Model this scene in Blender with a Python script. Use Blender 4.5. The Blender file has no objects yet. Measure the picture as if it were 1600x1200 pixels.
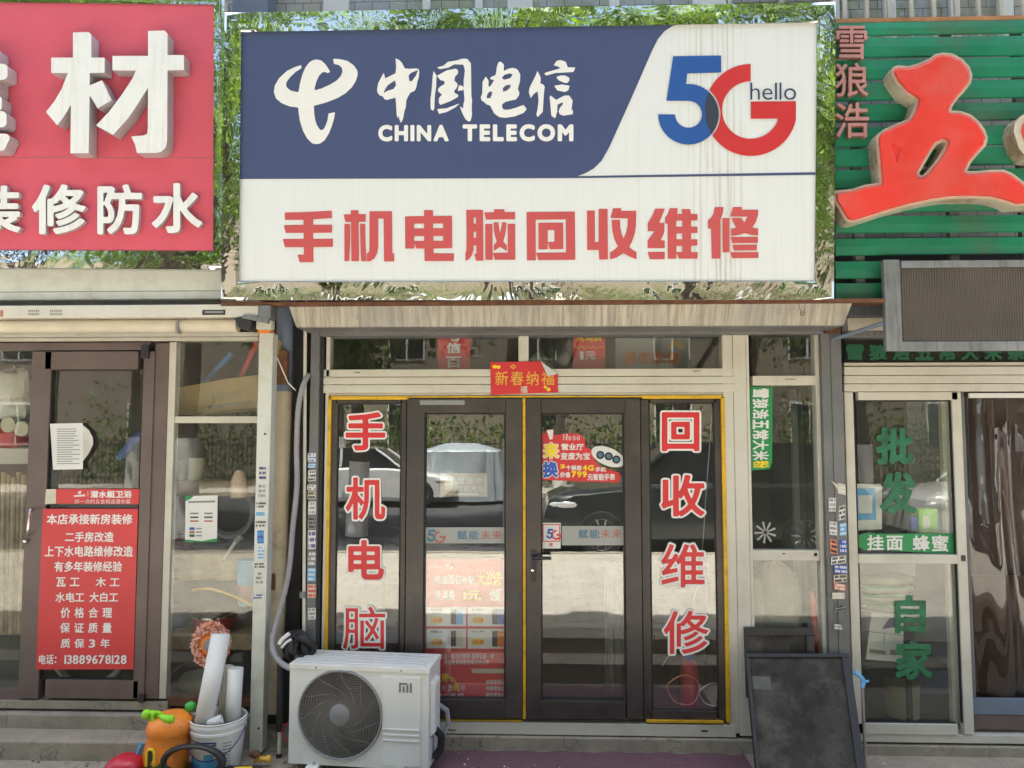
import bpy, bmesh, math, random
import numpy as np
from mathutils import Vector, Matrix
from mathutils.geometry import tessellate_polygon
R = math.radians
random.seed(7)
S = bpy.context.scene
COL = S.collection

# ------------------------------------------------------------------ camera, sky, sun, exposure
CAM = Vector((0.0, -4.9, 1.92)); PITCH = R(3.9); YAW = R(2.0); F = 1200.0      # focal length in pixels of a 1600 wide frame
cd = bpy.data.cameras.new('camera'); cam = bpy.data.objects.new('camera', cd); COL.objects.link(cam)
cd.sensor_width = 36; cd.lens = 36 * F / 1600; cd.clip_end = 500; cd.clip_start = 0.05
cam.location = CAM; cam.rotation_euler = (R(90) + PITCH, 0, YAW); S.camera = cam
SUN_EL = R(74); SUN_AZ = R(-12)            # azimuth measured from +Y (behind the building) towards +X
W = bpy.data.worlds.new('World'); S.world = W; W.use_nodes = True
nt = W.node_tree; bg = nt.nodes['Background']; bg.inputs['Strength'].default_value = 0.13
sk = nt.nodes.new('ShaderNodeTexSky'); sk.sky_type = 'NISHITA'; sk.sun_disc = False
sk.sun_elevation = SUN_EL; sk.sun_rotation = SUN_AZ; sk.dust_density = 5.0; sk.ozone_density = 0.9; sk.air_density = 0.9
nt.links.new(sk.outputs[0], bg.inputs['Color'])
sl = bpy.data.lights.new('sun', 'SUN'); sl.energy = 4.2; sl.angle = R(0.5); sl.color = (1, 0.965, 0.92)
sun = bpy.data.objects.new('sun', sl); COL.objects.link(sun)
sdir = Vector((math.sin(SUN_AZ) * math.cos(SUN_EL), math.cos(SUN_AZ) * math.cos(SUN_EL), math.sin(SUN_EL)))
sun.rotation_euler = sdir.to_track_quat('Z', 'Y').to_euler()
S.view_settings.view_transform = 'Standard'; S.view_settings.look = 'None'
S.view_settings.exposure = 2.2; S.view_settings.gamma = 1
S.cycles.use_denoising = True; S.cycles.max_bounces = 10; S.cycles.transparent_max_bounces = 16
S.cycles.glossy_bounces = 4; S.cycles.diffuse_bounces = 4; S.cycles.caustics_reflective = False; S.cycles.caustics_refractive = False

# ------------------------------------------------------------------ photo geometry -> world
_m = Matrix.Rotation(YAW, 3, 'Z') @ Matrix.Rotation(R(90) + PITCH, 3, 'X')
RT, UP, FW = _m @ Vector((1, 0, 0)), _m @ Vector((0, 1, 0)), _m @ Vector((0, 0, -1))
class Plane:
    def __init__(s, p0, n): s.p0 = Vector(p0); s.n = Vector(n).normalized()
def YP(y): return Plane((0, y, 0), (0, -1, 0))
def at(px, py, pl, lift=0.0):
    d = RT * ((px - 800) / F) + UP * ((600 - py) / F) + FW
    t = (pl.p0 + pl.n * lift - CAM).dot(pl.n) / d.dot(pl.n)
    return CAM + d * t
def PX(px, py, y=0): return at(px, py, YP(y)).x
def PZ(py, px, y=0): return at(px, py, YP(y)).z
def rect(x0, y0, x1, y1, y=0):
    mx, my = (x0 + x1) / 2, (y0 + y1) / 2
    return PX(x0, my, y), PX(x1, my, y), PZ(y1, mx, y), PZ(y0, mx, y)

# ------------------------------------------------------------------ materials
MATS = {}
def newmat(name):
    m = bpy.data.materials.new(name); m.use_nodes = True; MATS[name] = m
    return m, m.node_tree, m.node_tree.nodes['Principled BSDF']
def texco(t, scale=(1, 1, 1), rot=(0, 0, 0)):
    c = t.nodes.new('ShaderNodeTexCoord'); mp = t.nodes.new('ShaderNodeMapping')
    mp.inputs['Scale'].default_value = scale; mp.inputs['Rotation'].default_value = rot
    t.links.new(c.outputs['Object'], mp.inputs[0]); return mp.outputs[0]
def noise(t, vec, scale, detail=6, rough=.6):
    n = t.nodes.new('ShaderNodeTexNoise'); n.inputs['Scale'].default_value = scale; n.inputs['Detail'].default_value = detail
    n.inputs['Roughness'].default_value = rough; t.links.new(vec, n.inputs['Vector']); return n.outputs[0]
def ramp(t, fac, stops):
    r = t.nodes.new('ShaderNodeValToRGB'); e = r.color_ramp.elements
    while len(e) < len(stops): e.new(.5)
    for k, (p, c) in enumerate(stops):
        e[k].position = p; e[k].color = (c, c, c, 1) if isinstance(c, (int, float)) else (*c, 1)
    t.links.new(fac, r.inputs[0]); return r.outputs[0]
def mixc(t, fac, a, b, mode='MIX'):
    n = t.nodes.new('ShaderNodeMix'); n.data_type = 'RGBA'; n.blend_type = mode
    for sock, v in ((n.inputs[0], fac), (n.inputs[6], a), (n.inputs[7], b)):
        if hasattr(v, 'is_linked'): t.links.new(v, sock)
        else: sock.default_value = v if isinstance(v, (int, float)) else (*v, 1)
    return n.outputs[2]
def mat(name, col, rough=.5, metal=0, var=.12, vs=5, dirt=None, ds=3, da=.5, bump=0, bs=80, streak=False, spec=.5, coat=0):
    m, t, b = newmat(name)
    v = texco(t)
    c = mixc(t, ramp(t, noise(t, v, vs), [(.3, 0), (.7, 1)]), tuple(x * (1 - var) for x in col), tuple(min(1, x * (1 + var)) for x in col))
    if dirt:
        vv = texco(t, (14, 14, 1.2)) if streak else v
        c = mixc(t, ramp(t, noise(t, vv, ds, 8, .7), [(.48, 0), (.72, da)]), c, dirt)
        rr = ramp(t, noise(t, vv, ds * 2), [(.35, rough * .8), (.7, min(1, rough * 1.4))])
        t.links.new(rr, b.inputs['Roughness'])
    else:
        b.inputs['Roughness'].default_value = rough
    t.links.new(c, b.inputs['Base Color'])
    b.inputs['Metallic'].default_value = metal; b.inputs['Specular IOR Level'].default_value = spec
    b.inputs['Coat Weight'].default_value = coat; b.inputs['Coat Roughness'].default_value = .08
    if bump:
        bp = t.nodes.new('ShaderNodeBump'); bp.inputs['Strength'].default_value = bump; bp.inputs['Distance'].default_value = .01
        t.links.new(noise(t, v, bs, 8, .65), bp.inputs['Height']); t.links.new(bp.outputs[0], b.inputs['Normal'])
    return m
def emit(name, col, st):
    m, t, b = newmat(name); b.inputs['Base Color'].default_value = (*col, 1)
    b.inputs['Emission Color'].default_value = (*col, 1); b.inputs['Emission Strength'].default_value = st; return m
def glass(name, tint=(.98, .99, .985), refl=.115, wave=.010, film=0):
    m, t, b = newmat(name); t.nodes.remove(b); out = t.nodes['Material Output']
    tr = t.nodes.new('ShaderNodeBsdfTransparent'); tr.inputs[0].default_value = (*tint, 1)
    gl = t.nodes.new('ShaderNodeBsdfGlossy'); gl.inputs['Roughness'].default_value = .0; gl.inputs[0].default_value = (.95, .97, .96, 1)
    lw = t.nodes.new('ShaderNodeLayerWeight'); lw.inputs['Blend'].default_value = .5
    pw_ = t.nodes.new('ShaderNodeMath'); pw_.operation = 'POWER'; t.links.new(lw.outputs['Facing'], pw_.inputs[0]); pw_.inputs[1].default_value = 4.0
    fr = t.nodes.new('ShaderNodeMath'); fr.operation = 'MULTIPLY_ADD'; t.links.new(pw_.outputs[0], fr.inputs[0]); fr.inputs[1].default_value = .45; fr.inputs[2].default_value = refl
    v = texco(t); bp = t.nodes.new('ShaderNodeBump'); bp.inputs['Strength'].default_value = wave; bp.inputs['Distance'].default_value = .02
    t.links.new(noise(t, v, 3.0, 2), bp.inputs['Height']); t.links.new(bp.outputs[0], gl.inputs['Normal'])
    mx = t.nodes.new('ShaderNodeMixShader'); t.links.new(fr.outputs[0], mx.inputs[0]); t.links.new(tr.outputs[0], mx.inputs[1]); t.links.new(gl.outputs[0], mx.inputs[2])
    # thin film of dust on the pane
    df = t.nodes.new('ShaderNodeBsdfDiffuse'); df.inputs[0].default_value = (.5, .48, .42, 1)
    m2 = t.nodes.new('ShaderNodeMixShader'); t.links.new(ramp(t, noise(t, v, 2.2, 8, .7), [(.35, .008), (.8, .035 + film)]), m2.inputs[0])
    t.links.new(mx.outputs[0], m2.inputs[1]); t.links.new(df.outputs[0], m2.inputs[2]); t.links.new(m2.outputs[0], out.inputs[0]); return m
def steel(name, wave, ws, col=(.78, .79, .77), rough=.03):
    m, t, b = newmat(name); b.inputs['Base Color'].default_value = (*col, 1); b.inputs['Metallic'].default_value = 1; b.inputs['Roughness'].default_value = rough
    v = texco(t); bp = t.nodes.new('ShaderNodeBump'); bp.inputs['Strength'].default_value = wave; bp.inputs['Distance'].default_value = .05
    n1 = t.nodes.new('ShaderNodeTexNoise'); n1.inputs['Scale'].default_value = ws; n1.inputs['Detail'].default_value = 3; n1.inputs['Distortion'].default_value = 1.2
    t.links.new(v, n1.inputs['Vector']); t.links.new(n1.outputs[0], bp.inputs['Height']); t.links.new(bp.outputs[0], b.inputs['Normal']); return m

mat('white_alu', (.60, .575, .50), .38, var=.05, dirt=(.36, .30, .21), ds=3, da=.35)
mat('white_plain', (.74, .73, .70), .35, var=.03)
mat('white_post', (.62, .64, .58), .35, var=.05, dirt=(.3, .27, .2), ds=5, da=.5)
mat('door_brown', (.050, .043, .040), .34, var=.15, dirt=(.14, .10, .075), ds=3, da=.5)
mat('door_brown_pale', (.135, .098, .09), .38, var=.1, dirt=(.2, .15, .12), ds=3, da=.4)
mat('rubber', (.02, .02, .022), .6)
mat('black_plastic', (.025, .025, .028), .45, bump=.1)
mat('yellow_tape', (.72, .42, .015), .5, var=.12, dirt=(.25, .14, .02), ds=10, da=.7)
mat('letter_white', (.78, .78, .76), .45, var=.03)
mat('letter_red', (.66, .03, .035), .42, var=.05)
mat('sign_red_text', (.53, .085, .09), .45, var=.04)
mat('navy_text', (.03, .05, .12), .5)
mat('blue_5', (.02, .09, .33), .45, var=.05)
mat('red_g', (.55, .03, .035), .45, var=.05)
mat('overlap_grey', (.035, .045, .075), .5)
mat('poster_red', (.64, .045, .05), .42, var=.08, vs=3, bump=.35, bs=9)
mat('poster_red_gloss', (.64, .04, .045), .3, var=.08, vs=3, bump=.3, bs=12)
mat('yellow_print', (.85, .60, .02), .5)
mat('gold_print', (.75, .42, .06), .4)
mat('orange_print', (.75, .20, .03), .5)
mat('blue_print', (.03, .10, .45), .5)
mat('sky_print', (.10, .38, .70), .5)
mat('paper', (.72, .72, .70), .7, var=.05)
mat('paper_cream', (.62, .57, .46), .7, var=.1)
mat('print_grey', (.25, .25, .25), .7)
mat('print_black', (.03, .03, .03), .6)
mat('frost', (.36, .37, .35), .55, var=.04)
mat('faded_blue', (.08, .20, .30), .55)
mat('faded_red', (.42, .16, .12), .55)
mat('green_strip', (.012, .26, .075), .45, var=.08)
mat('green_letter', (.012, .145, .065), .45, var=.45, vs=14)
mat('green_dim', (.008, .10, .045), .5)
mat('slat_green', (.012, .205, .108), .38, var=.25, vs=1.6, dirt=(.075, .075, .05), ds=2.2, da=.75, bump=.1, bs=20)
mat('pink_letter', (.50, .235, .22), .55, var=.1)
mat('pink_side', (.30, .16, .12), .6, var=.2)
mat('wu_red', (.72, .05, .038), .34, var=.10, vs=2, dirt=(.60, .12, .09), ds=2.2, da=.8)
mat('wu_rim', (.56, .50, .40), .5, var=.15, vs=12)
mat('wu_side', (.50, .45, .36), .6, var=.2, vs=9, dirt=(.15, .065, .022), ds=4, da=1.0)
mat('left_red', (.68, .11, .16), .28, var=.05)
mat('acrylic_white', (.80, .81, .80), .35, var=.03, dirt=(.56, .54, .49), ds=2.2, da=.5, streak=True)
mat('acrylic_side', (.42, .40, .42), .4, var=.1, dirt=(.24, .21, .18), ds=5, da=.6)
mat('galv', (.23, .24, .245), .45, .4, var=.25, vs=4, dirt=(.11, .10, .085), ds=3, da=.7, streak=True, bump=.1)
mat('post_grey', (.15, .155, .16), .5, .2, var=.2, vs=4, dirt=(.24, .23, .21), ds=5, da=.6, bump=.15)
mat('rust', (.14, .06, .03), .8, var=.4, vs=14, bump=.4)
mat('wood_bar', (.34, .17, .07), .6, var=.3, vs=8, dirt=(.1, .06, .03))
mat('cream_pipe', (.50, .42, .29), .5, var=.1, dirt=(.16, .12, .08), ds=3, da=.8)
mat('hose_grey', (.30, .29, .31), .5, var=.12, bump=.3, bs=120)
mat('ac_white', (.74, .75, .72), .36, var=.03, dirt=(.44, .40, .32), ds=3.2, da=.30)
mat('ac_grey', (.25, .255, .26), .5)
mat('ac_wire', (.23, .21, .19), .5, var=.1)
mat('ac_logo', (.17, .17, .17), .4)
mat('dark_inside', (.012, .012, .012), .8)
mat('fan_dark', (.03, .03, .032), .5)
mat('wires', (.02, .02, .022), .6, bump=.6, bs=40)
mat('orange_plastic', (.90, .27, .03), .4, var=.08, dirt=(.45, .16, .05), ds=4, da=.5, bump=.25, bs=24)
mat('lime_plastic', (.28, .70, .02), .35)
mat('green_plastic', (.04, .42, .06), .35)
mat('red_plastic', (.50, .02, .035), .35, var=.1)
mat('mop_orange', (.82, .30, .18), .9, var=.3, vs=60); mat('mop_pale', (.85, .58, .48), .9, var=.2, vs=60)
mat('bucket_blue', (.04, .20, .55), .5)
mat('bucket_purple', (.05, .03, .20), .5)
mat('board_dark', (.044, .040, .035), .75, var=.5, vs=7, dirt=(.20, .18, .15), ds=5, da=.55, bump=.4, bs=22, spec=.25)
mat('board_patch', (.10, .095, .085), .6, var=.3, vs=9)
mat('board_edge', (.026, .026, .028), .5, var=.2)
mat('tape_blue', (.14, .42, .72), .5)
mat('pole_brown', (.22, .17, .16), .45)
mat('carton', (.42, .30, .16), .8, var=.12)
mat('wood_raw', (.38, .29, .18), .8, var=.3, vs=12, bump=.3, bs=30)
mat('sack_grey', (.28, .26, .21), .85, var=.15, bump=.6, bs=12)
mat('sack_cream', (.42, .40, .30), .85, var=.15, bump=.4, bs=14)
mat('bag_white', (.60, .58, .54), .5, var=.2, bump=.8, bs=9)
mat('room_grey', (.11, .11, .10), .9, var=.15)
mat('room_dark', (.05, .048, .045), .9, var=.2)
mat('shelf_white', (.5, .5, .48), .6)
mat('glass_bulb', (.55, .60, .48), .15)
mat('mesh_wire', (.125, .105, .09), .6, var=.2, vs=3)
mat('brown_curtain', (.060, .034, .028), .4, var=.4, vs=2, bump=.1, bs=8)
mat('curtain_grey', (.26, .30, .31), .8, var=.15)
mat('bluegrey', (.16, .20, .27), .5)
mat('pane_dark', (.03, .035, .035), .3)
mat('leather', (.02, .03, .06), .4)
emit('lamp_on', (1, .98, .92), 9)
glass('glass'); glass('glass_dark', (.90, .92, .91), .055, .012); glass('glass_old', (.96, .975, .95), .055, .014, .02)
glass('plastic_film', (.62, .52, .48), .07, .28, .02)
steel('mirror', .13, 2.6, (.66, .67, .65)); steel('mirror_side', .12, 2.8, (.70, .71, .68)); steel('chrome', .0, 5, (.7, .7, .7), .15)

# weathered canopy sheet: beige paint with fine vertical rain runs
m, t, b = newmat('fascia_sheet')
v1 = texco(t, (20, 1, 1.2)); v2 = texco(t)
c = mixc(t, ramp(t, noise(t, v1, 2.0, 6, .75), [(.38, 0), (.62, 1)]), (.52, .48, .40), (.27, .245, .21))
c = mixc(t, ramp(t, noise(t, v2, 1.6, 6), [(.42, 0), (.7, .65)]), c, (.27, .27, .26))
c = mixc(t, ramp(t, noise(t, v2, 38, 3), [(.66, 0), (.74, .8)]), c, (.13, .09, .06))
t.links.new(c, b.inputs['Base Color']); b.inputs['Roughness'].default_value = .7
# sign panel: white film with rain streaks run down from the top edge
LEAK = PX(1118, 200, -.45)
def panel(name, col, streak, rough=.33):
    m, t, b = newmat(name)
    v1 = texco(t, (26, 1, .35)); v2 = texco(t, (.9, 1, .12))
    f = t.nodes.new('ShaderNodeMath'); f.operation = 'MULTIPLY'
    t.links.new(ramp(t, noise(t, v1, 2.2, 7, .7), [(.50, 0), (.68, 1)]), f.inputs[0]); t.links.new(ramp(t, noise(t, v2, 1.7, 2), [(.3, .5), (.6, 1)]), f.inputs[1])
    sc = t.nodes.new('ShaderNodeMath'); sc.operation = 'MULTIPLY'; t.links.new(f.outputs[0], sc.inputs[0]); sc.inputs[1].default_value = streak
    sx = t.nodes.new('ShaderNodeSeparateXYZ'); t.links.new(texco(t), sx.inputs[0]); d_ = t.nodes.new('ShaderNodeMath'); d_.operation = 'SUBTRACT'; t.links.new(sx.outputs[0], d_.inputs[0]); d_.inputs[1].default_value = LEAK
    ab = t.nodes.new('ShaderNodeMath'); ab.operation = 'ABSOLUTE'; t.links.new(d_.outputs[0], ab.inputs[0]); mk = t.nodes.new('ShaderNodeMath'); mk.operation = 'MULTIPLY'
    t.links.new(ramp(t, ab.outputs[0], [(.06, 1), (.22, .16)]), mk.inputs[0]); t.links.new(sc.outputs[0], mk.inputs[1])
    t.links.new(mixc(t, mk.outputs[0], col, (.38, .31, .20)), b.inputs['Base Color']); b.inputs['Roughness'].default_value = rough
panel('panel_white', (.71, .74, .75), .8); panel('panel_navy', (.062, .082, .185), .10)
# glazed brick
def bricks(name, c1, c2, mortar, sc=1.0):
    m, t, b = newmat(name); v = texco(t, (1, 1, 1), (R(90), 0, 0))
    br = t.nodes.new('ShaderNodeTexBrick'); br.inputs['Scale'].default_value = 4.2 * sc; br.inputs['Mortar Size'].default_value = .012
    br.inputs['Color1'].default_value = (*c1, 1); br.inputs['Color2'].default_value = (*c2, 1); br.inputs['Mortar'].default_value = (*mortar, 1)
    t.links.new(v, br.inputs['Vector']); t.links.new(mixc(t, ramp(t, noise(t, texco(t), 5), [(.4, 0), (.75, .35)]), br.outputs[0], (.3, .27, .22)), b.inputs['Base Color']); b.inputs['Roughness'].default_value = .55
bricks('brick_white', (.50, .49, .44), (.42, .41, .37), (.10, .09, .08)); bricks('brick_far', (.24, .19, .14), (.29, .24, .18), (.15, .14, .12))
# ground sheets
def ground(name, col, col2, sc=6, bump=.5, speck=None):
    m, t, b = newmat(name); v = texco(t)
    c = mixc(t, ramp(t, noise(t, v, sc, 9, .7), [(.32, 0), (.7, 1)]), col, col2)
    c = mixc(t, ramp(t, noise(t, v, 1.3, 6, .7), [(.5, 0), (.8, .5)]), c, tuple(x * .55 for x in col))
    if name in ('concrete', 'paving'):
        vo = t.nodes.new('ShaderNodeTexVoronoi'); vo.feature = 'DISTANCE_TO_EDGE'; vo.inputs['Scale'].default_value = 1.5
        dv = t.nodes.new('ShaderNodeVectorMath'); dv.operation = 'ADD'; nn = t.nodes.new('ShaderNodeTexNoise'); nn.inputs['Scale'].default_value = 3; nn.inputs['Detail'].default_value = 6
        t.links.new(v, nn.inputs['Vector']); t.links.new(v, dv.inputs[0]); t.links.new(nn.outputs[1], dv.inputs[1]); t.links.new(dv.outputs[0], vo.inputs['Vector'])
        c = mixc(t, ramp(t, vo.outputs['Distance'], [(.0, .75), (.012, 0)]), c, tuple(x * .3 for x in col))
        c = mixc(t, ramp(t, noise(t, v, 24, 4), [(.62, 0), (.72, .45)]), c, tuple(x * .45 for x in col))
        if name == 'paving':
            br = t.nodes.new('ShaderNodeTexBrick'); br.inputs['Scale'].default_value = 1.6; br.inputs['Mortar Size'].default_value = .014; br.inputs['Color1'].default_value = (1, 1, 1, 1); br.inputs['Color2'].default_value = (.90, .88, .85, 1); br.inputs['Mortar'].default_value = (.70, .68, .64, 1)
            t.links.new(v, br.inputs['Vector']); c = mixc(t, 1.0, c, br.outputs[0], 'MULTIPLY')
    if speck: c = mixc(t, ramp(t, noise(t, v, 160, 3, .6), [(.70, 0), (.76, .8)]), c, speck)
    t.links.new(c, b.inputs['Base Color']); b.inputs['Roughness'].default_value = .9
    bp = t.nodes.new('ShaderNodeBump'); bp.inputs['Strength'].default_value = bump; bp.inputs['Distance'].default_value = .012
    t.links.new(noise(t, v, 55, 9, .7), bp.inputs['Height']); t.links.new(bp.outputs[0], b.inputs['Normal'])
ground('concrete', (.41, .36, .28), (.27, .24, .19)); ground('paving', (.58, .54, .46), (.47, .44, .37), 3); ground('asphalt', (.075, .075, .078), (.055, .055, .058), 20, .3)
ground('carpet', (.20, .105, .125), (.14, .070, .085), 30, 1.0, (.5, .45, .45))
# leaves
def leafmat(name, col):
    m, t, b = newmat(name); v = texco(t); b.inputs['Roughness'].default_value = .5
    c = mixc(t, noise(t, v, 1.5, 3), tuple(x * .6 for x in col), tuple(x * 1.5 for x in col)); t.links.new(c, b.inputs['Base Color'])
    tl = t.nodes.new('ShaderNodeBsdfTranslucent'); t.links.new(mixc(t, .5, c, (.22, .40, .03)), tl.inputs[0])
    mx = t.nodes.new('ShaderNodeMixShader'); mx.inputs[0].default_value = .4; t.links.new(b.outputs[0], mx.inputs[1]); t.links.new(tl.outputs[0], mx.inputs[2]); t.links.new(mx.outputs[0], t.nodes['Material Output'].inputs[0])
leafmat('leaf', (.15, .22, .035)); leafmat('leaf_dark', (.035, .075, .02))
# tree trunk: bark with the lime-washed foot
m, t, b = newmat('bark'); v = texco(t); sp = t.nodes.new('ShaderNodeSeparateXYZ'); t.links.new(v, sp.inputs[0])
t.links.new(mixc(t, ramp(t, sp.outputs[2], [(.0, 1), (1, 1)]), (.1, .08, .06), mixc(t, noise(t, v, 7, 8), (.14, .11, .08), (.06, .05, .04))), b.inputs['Base Color']); b.inputs['Roughness'].default_value = .9
mat('lime_wash', (.76, .74, .69), .9, var=.2, vs=8)
mat('car_dark', (.022, .028, .030), .22, var=.02, coat=1); mat('car_white', (.72, .72, .70), .3, var=.02, coat=1)
mat('car_glass', (.015, .018, .02), .06); mat('tyre', (.02, .02, .02), .8); mat('alloy', (.55, .56, .57), .25, .8)
mat('lamp_glass', (.8, .82, .82), .12, .3); mat('car_cover', (.50, .56, .58), .34, .4, bump=1.0, bs=7)
mat('wall_far', (.36, .32, .25), .9, var=.15); mat('iron', (.03, .035, .04), .5); mat('red_banner', (.4, .03, .03), .6)

# ------------------------------------------------------------------ glyphs and traced shapes
_seg = {}
def glyph_segs(ch):
    if ch in _seg: return _seg[ch]
    c = bpy.data.curves.new('glyph', 'FONT'); c.body = ch; c.size = 1; c.resolution_u = 4
    o = bpy.data.objects.new('glyph', c); COL.objects.link(o)
    dg = bpy.context.evaluated_depsgraph_get(); me = bpy.data.meshes.new_from_object(o.evaluated_get(dg))
    bpy.data.objects.remove(o); bpy.data.curves.remove(c)
    cnt = {}
    for p in me.polygons:
        for k in p.edge_keys: cnt[k] = cnt.get(k, 0) + 1
    s = np.array([[*me.vertices[a].co[:2], *me.vertices[b_].co[:2]] for (a, b_), n in cnt.items() if n == 1]) if len(me.polygons) else np.zeros((0, 4))
    bpy.data.meshes.remove(me); _seg[ch] = s; return s
def sdf(segs, X, Y):
    """signed distance (positive inside, even-odd) of grid points to line segments"""
    P = np.stack([X.ravel(), Y.ravel()], 1); out = np.empty(len(P))
    ax, ay, bx, by = segs.T; dx, dy = bx - ax, by - ay; L = np.maximum(dx * dx + dy * dy, 1e-18)
    for i in range(0, len(P), 4000):
        px, py = P[i:i + 4000, :1], P[i:i + 4000, 1:]
        t_ = np.clip(((px - ax) * dx + (py - ay) * dy) / L, 0, 1)
        d = np.sqrt(((px - ax - t_ * dx) ** 2 + (py - ay - t_ * dy) ** 2).min(1))
        cr = ((ay > py) != (by > py)) & (px < ax + (py - ay) * dx / np.where(np.abs(dy) < 1e-12, 1e-12, dy))
        out[i:i + 4000] = np.where(cr.sum(1) % 2 == 1, d, -d)
    return out.reshape(X.shape)
def march(Fd, xs, ys, iso=0.0, merge=True):
    """filled iso-contour -> (points, faces, border segments)"""
    G = Fd - iso; G = np.where(np.abs(G) < 1e-9, 1e-9, G); ins = G > 0
    V, idx, faces, border = [], {}, [], []
    ny, nx = G.shape
    def corner(j, i):
        k = (j, i)
        if k not in idx: idx[k] = len(V); V.append((xs[i], ys[j]))
        return idx[k]
    def cut(j, i, j2, i2):
        k = (j, i, j2, i2) if (j, i) < (j2, i2) else (j2, i2, j, i)
        if k not in idx:
            a, b_ = G[j, i], G[j2, i2]; t_ = a / (a - b_)
            idx[k] = len(V); V.append((xs[i] + t_ * (xs[i2] - xs[i]), ys[j] + t_ * (ys[j2] - ys[j])))
        return idx[k]
    tot = ins[:-1, :-1].astype(int) + ins[1:, :-1] + ins[:-1, 1:] + ins[1:, 1:]
    for j in range(ny - 1):
        run = None
        for i in range(nx - 1):
            n = tot[j, i]
            if n == 4 and merge:
                if run is None: run = i
                continue
            if run is not None:
                faces.append([corner(j, run), corner(j, i), corner(j + 1, i), corner(j + 1, run)]); run = None
            if n == 0: continue
            cs = ((j, i), (j, i + 1), (j + 1, i + 1), (j + 1, i)); poly, kind = [], []
            for q in range(4):
                a, b_ = cs[q], cs[(q + 1) % 4]
                if ins[a]: poly.append(corner(*a)); kind.append(0)
                if ins[a] != ins[b_]: poly.append(cut(*a, *b_)); kind.append(1)
            faces.append(poly)
            for q in range(len(poly)):
                r = (q + 1) % len(poly)
                if kind[q] and kind[r]: border.append((poly[q], poly[r]))
        if run is not None:
            i = nx - 1; faces.append([corner(j, run), corner(j, i), corner(j + 1, i), corner(j + 1, run)])
    return np.array(V) if V else np.zeros((0, 2)), faces, border
_gm = {}
def glyph_mesh(ch, bold, res):
    k = (ch, round(bold, 4), res)
    if k in _gm: return _gm[k]
    s = glyph_segs(ch)
    if not len(s): _gm[k] = None; return None
    lo = np.minimum(s[:, :2].min(0), s[:, 2:].min(0)) - bold - .04; hi = np.maximum(s[:, :2].max(0), s[:, 2:].max(0)) + bold + .04
    n = 1.0 / res; xs = np.arange(lo[0], hi[0] + n, n); ys = np.arange(lo[1], hi[1] + n, n)
    X, Y = np.meshgrid(xs, ys); _gm[k] = march(sdf(s, X, Y), xs, ys, -bold); return _gm[k]
def smooth_loop(p, n=4):
    p = np.array(p, float); N = len(p); out = []
    for i in range(N):
        a, b_, c, d = p[i - 1], p[i], p[(i + 1) % N], p[(i + 2) % N]
        for k in range(n):
            u = k / n; out.append(.5 * ((2 * b_) + (c - a) * u + (2 * a - 5 * b_ + 4 * c - d) * u * u + (3 * b_ - a - 3 * c + d) * u ** 3))
    return out
def loop_segs(p):
    p = np.array(p, float); return np.concatenate([p, np.roll(p, -1, 0)], 1)
def group_field(groups, X, Y, smooth=False):
    """groups: [[outer, hole, hole ...], ...] -> union field"""
    f = None
    for g in groups:
        s = np.concatenate([loop_segs(smooth_loop(l) if smooth else l) for l in g]); d = sdf(s, X, Y); f = d if f is None else np.maximum(f, d)
    return f
def bounds(groups, pad):
    a = np.concatenate([np.array(l, float) for g in groups for l in g]); return a.min(0) - pad, a.max(0) + pad
def arc(cx, cy, r, a0, a1, n=40): return [(cx + r * math.cos(R(a0 + (a1 - a0) * k / n)), cy + r * math.sin(R(a0 + (a1 - a0) * k / n))) for k in range(n + 1)]

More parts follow.
